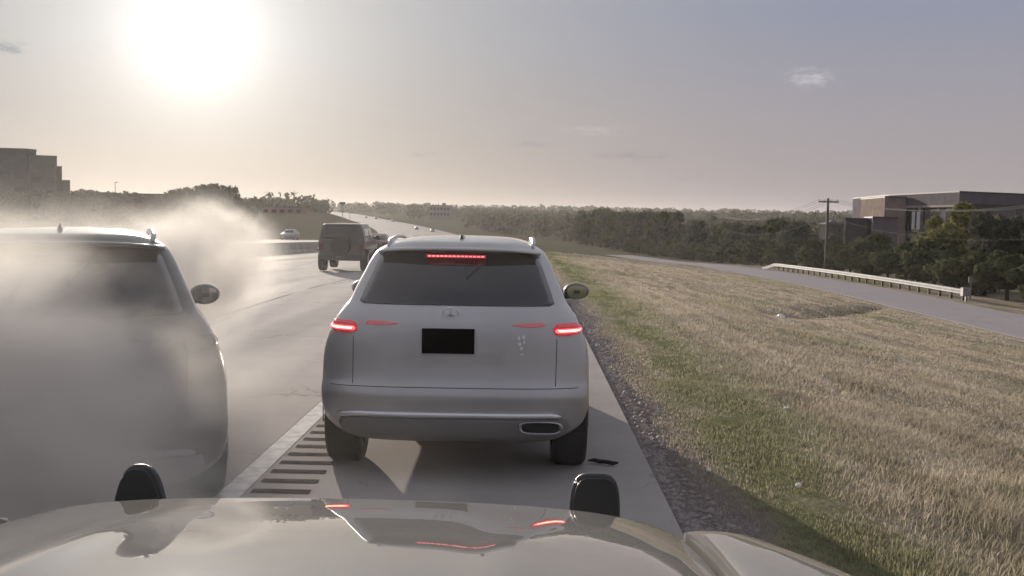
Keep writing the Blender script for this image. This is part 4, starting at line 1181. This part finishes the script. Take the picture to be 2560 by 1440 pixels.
def hill_shop():
    t = thing('long_low_building', 'long low reddish building on the rise left of the far road', 'building')
    X, Y = -98, 400
    z0 = float(gz(X - float(cr(Y)), Y)) - .5
    wall_block(t, [(X, Y), (X + 15, Y + 1), (X + 15, Y + 9), (X, Y + 8)], z0, z0 + 2.8, pmat('red brick', (.20, .11, .10), .85, var=.2), .3)
    facade(t, (X, Y), (X + 15, Y + 1), z0 + .4, z0 + 2.6, 5, 1, M['bwin'], .6, .6)
hill_shop()

# roadside signs on tall posts far off
def sign(x, y, zbase, ztop, w, h, label, posts=(0,)):
    t = thing('road_sign', label, 'sign', (x, y, zbase))
    for a in posts: MB().tube([(a, 0, -1), (a, 0, ztop - zbase)], .14, 8).build('post', M['steel'], t)
    MB().box(-w / 2, w / 2, -.22, -.14, ztop - zbase - h, ztop - zbase).build('sign_panel', M['panel_dark'], t)
sign(-85, 500, 1.0, 6.9, 2.8, 1.2, 'dark sign panel on a post above the far left road', (0,))
sign(-98, 422, 1.0, 5.8, 1.9, .8, 'small pale sign on a post above the long low building')
for (x, y, z0, z1, lab) in ((-81.5, 500, 0, 6.0, 'thin lamp post right of the far dark sign panel'), (-100.8, 420, .5, 9.4, 'thin mast above the long low building on the left'), (-95.3, 250, 0, 8.0, 'thin mast rising from the hazy left treeline')):
    t = thing('lamp_post', lab, 'lamp post', (x, y, z0)); MB().tube([(0, 0, -1), (0, 0, z1 - z0)], [.16, .07], 8).build('post', M['steel'], t)
    MB().box(-.1, .7, -.08, .08, z1 - z0 - .05, z1 - z0 + .07).build('lamp_head', M['steel'], t)

# ------------------------------------------------------------------ tyre smoke, added thin veils and hazy air
def smoke_mat(name, dens, seed, scale, col=(.90, .875, .84), an=.25):
    m = bpy.data.materials.new(name); m.use_nodes = True; nt = m.node_tree; nb = NB(nt)
    nt.nodes.remove(nt.nodes['Principled BSDF'])
    pv = nb.n('ShaderNodeVolumePrincipled'); pv.inputs['Color'].default_value = (*col, 1); pv.inputs['Anisotropy'].default_value = an
    tc = nb.n('ShaderNodeTexCoord').outputs['Object']
    r = nb.vm('LENGTH', tc)
    off = nb.vm('ADD', tc, (seed * 3.1, seed * 1.7, seed * .9))
    nz = nb.noise(off, scale, 5, .58)
    rr = nb.m('ADD', r, nb.m('MULTIPLY', nb.m('SUBTRACT', nz, .5), 1.1))
    fall = nb.mapr(rr, .35, .92, 1, 0)
    edge = nb.mapr(r, .82, .99, 1, 0)
    f = nb.m('MULTIPLY', nb.m('MULTIPLY', fall, edge), nb.mapr(nz, .38, .60, .05, 1))
    nb.put(pv.inputs['Density'], nb.m('MULTIPLY', f, dens))
    nt.links.new(pv.outputs[0], nt.nodes['Material Output'].inputs['Volume'])
    return m
for i, (loc, rad3, dens, scl, lab) in enumerate((
        ((-3.45, 5.0, .68), (2.6, 1.8, 1.62), 6.5, 2.6, 'thick grey tyre smoke rolling behind the dark SUV'),
        ((-3.75, 9.4, .95), (1.35, 3.4, 1.25), 1.3, 2.4, 'pale tyre smoke streaming past the right side of the dark SUV'),
        ((-3.95, 12.4, .95), (1.05, 2.2, .92), 1.0, 1.9, 'pale tyre smoke lying low beyond the dark roof'),
        ((-3.30, 11.0, 1.36), (1.0, 1.6, .88), 3.0, 2.0, 'bright billow of tyre smoke rising off the right rear corner of the dark roof'),
        ((-7.5, 11.0, .3), (4.5, 7.0, 1.5), .05, 1.5, 'thin smoke veil drifting over the left lanes'),
        ((-30., 46., 1.5), (21., 36., 7.5), .0016, 1.2, 'added thin veil paling the treeline on the left'),  # wide thin volume added to pale the trees behind it
        ((-1.2, 6.6, .8), (6.5, 5.2, 2.2), .0085, 1.2, 'added thin veil lifting the shadows round the silver SUV'))):  # thin volume added ahead of the camera to lift dark tones
    mb = MB(); ellip(mb, (0, 0, 0), (1, 1, 1), 24, 14)
    o = mb.build('smoke_and_veil', smoke_mat('tyre smoke %d' % i, dens, i + 1, scl, an=.5 if dens < .02 else .25)); o.location = loc; o.scale = rad3
    tag(o, lab, None, kind='stuff')

def haze():
    mb = MB().box(-1500, 1560, -50, 3050, -9.0, 34.0)
    m = bpy.data.materials.new('hazy air'); m.use_nodes = True; nt = m.node_tree
    nt.nodes.remove(nt.nodes['Principled BSDF'])
    pv = nt.nodes.new('ShaderNodeVolumePrincipled')
    pv.inputs['Color'].default_value = (.95, .93, .92, 1); pv.inputs['Density'].default_value = .00005; pv.inputs['Anisotropy'].default_value = .5
    nt.links.new(pv.outputs[0], nt.nodes['Material Output'].inputs['Volume'])
    o = mb.build('haze', m); tag(o, 'evening haze in the air', None, kind='stuff')
haze()
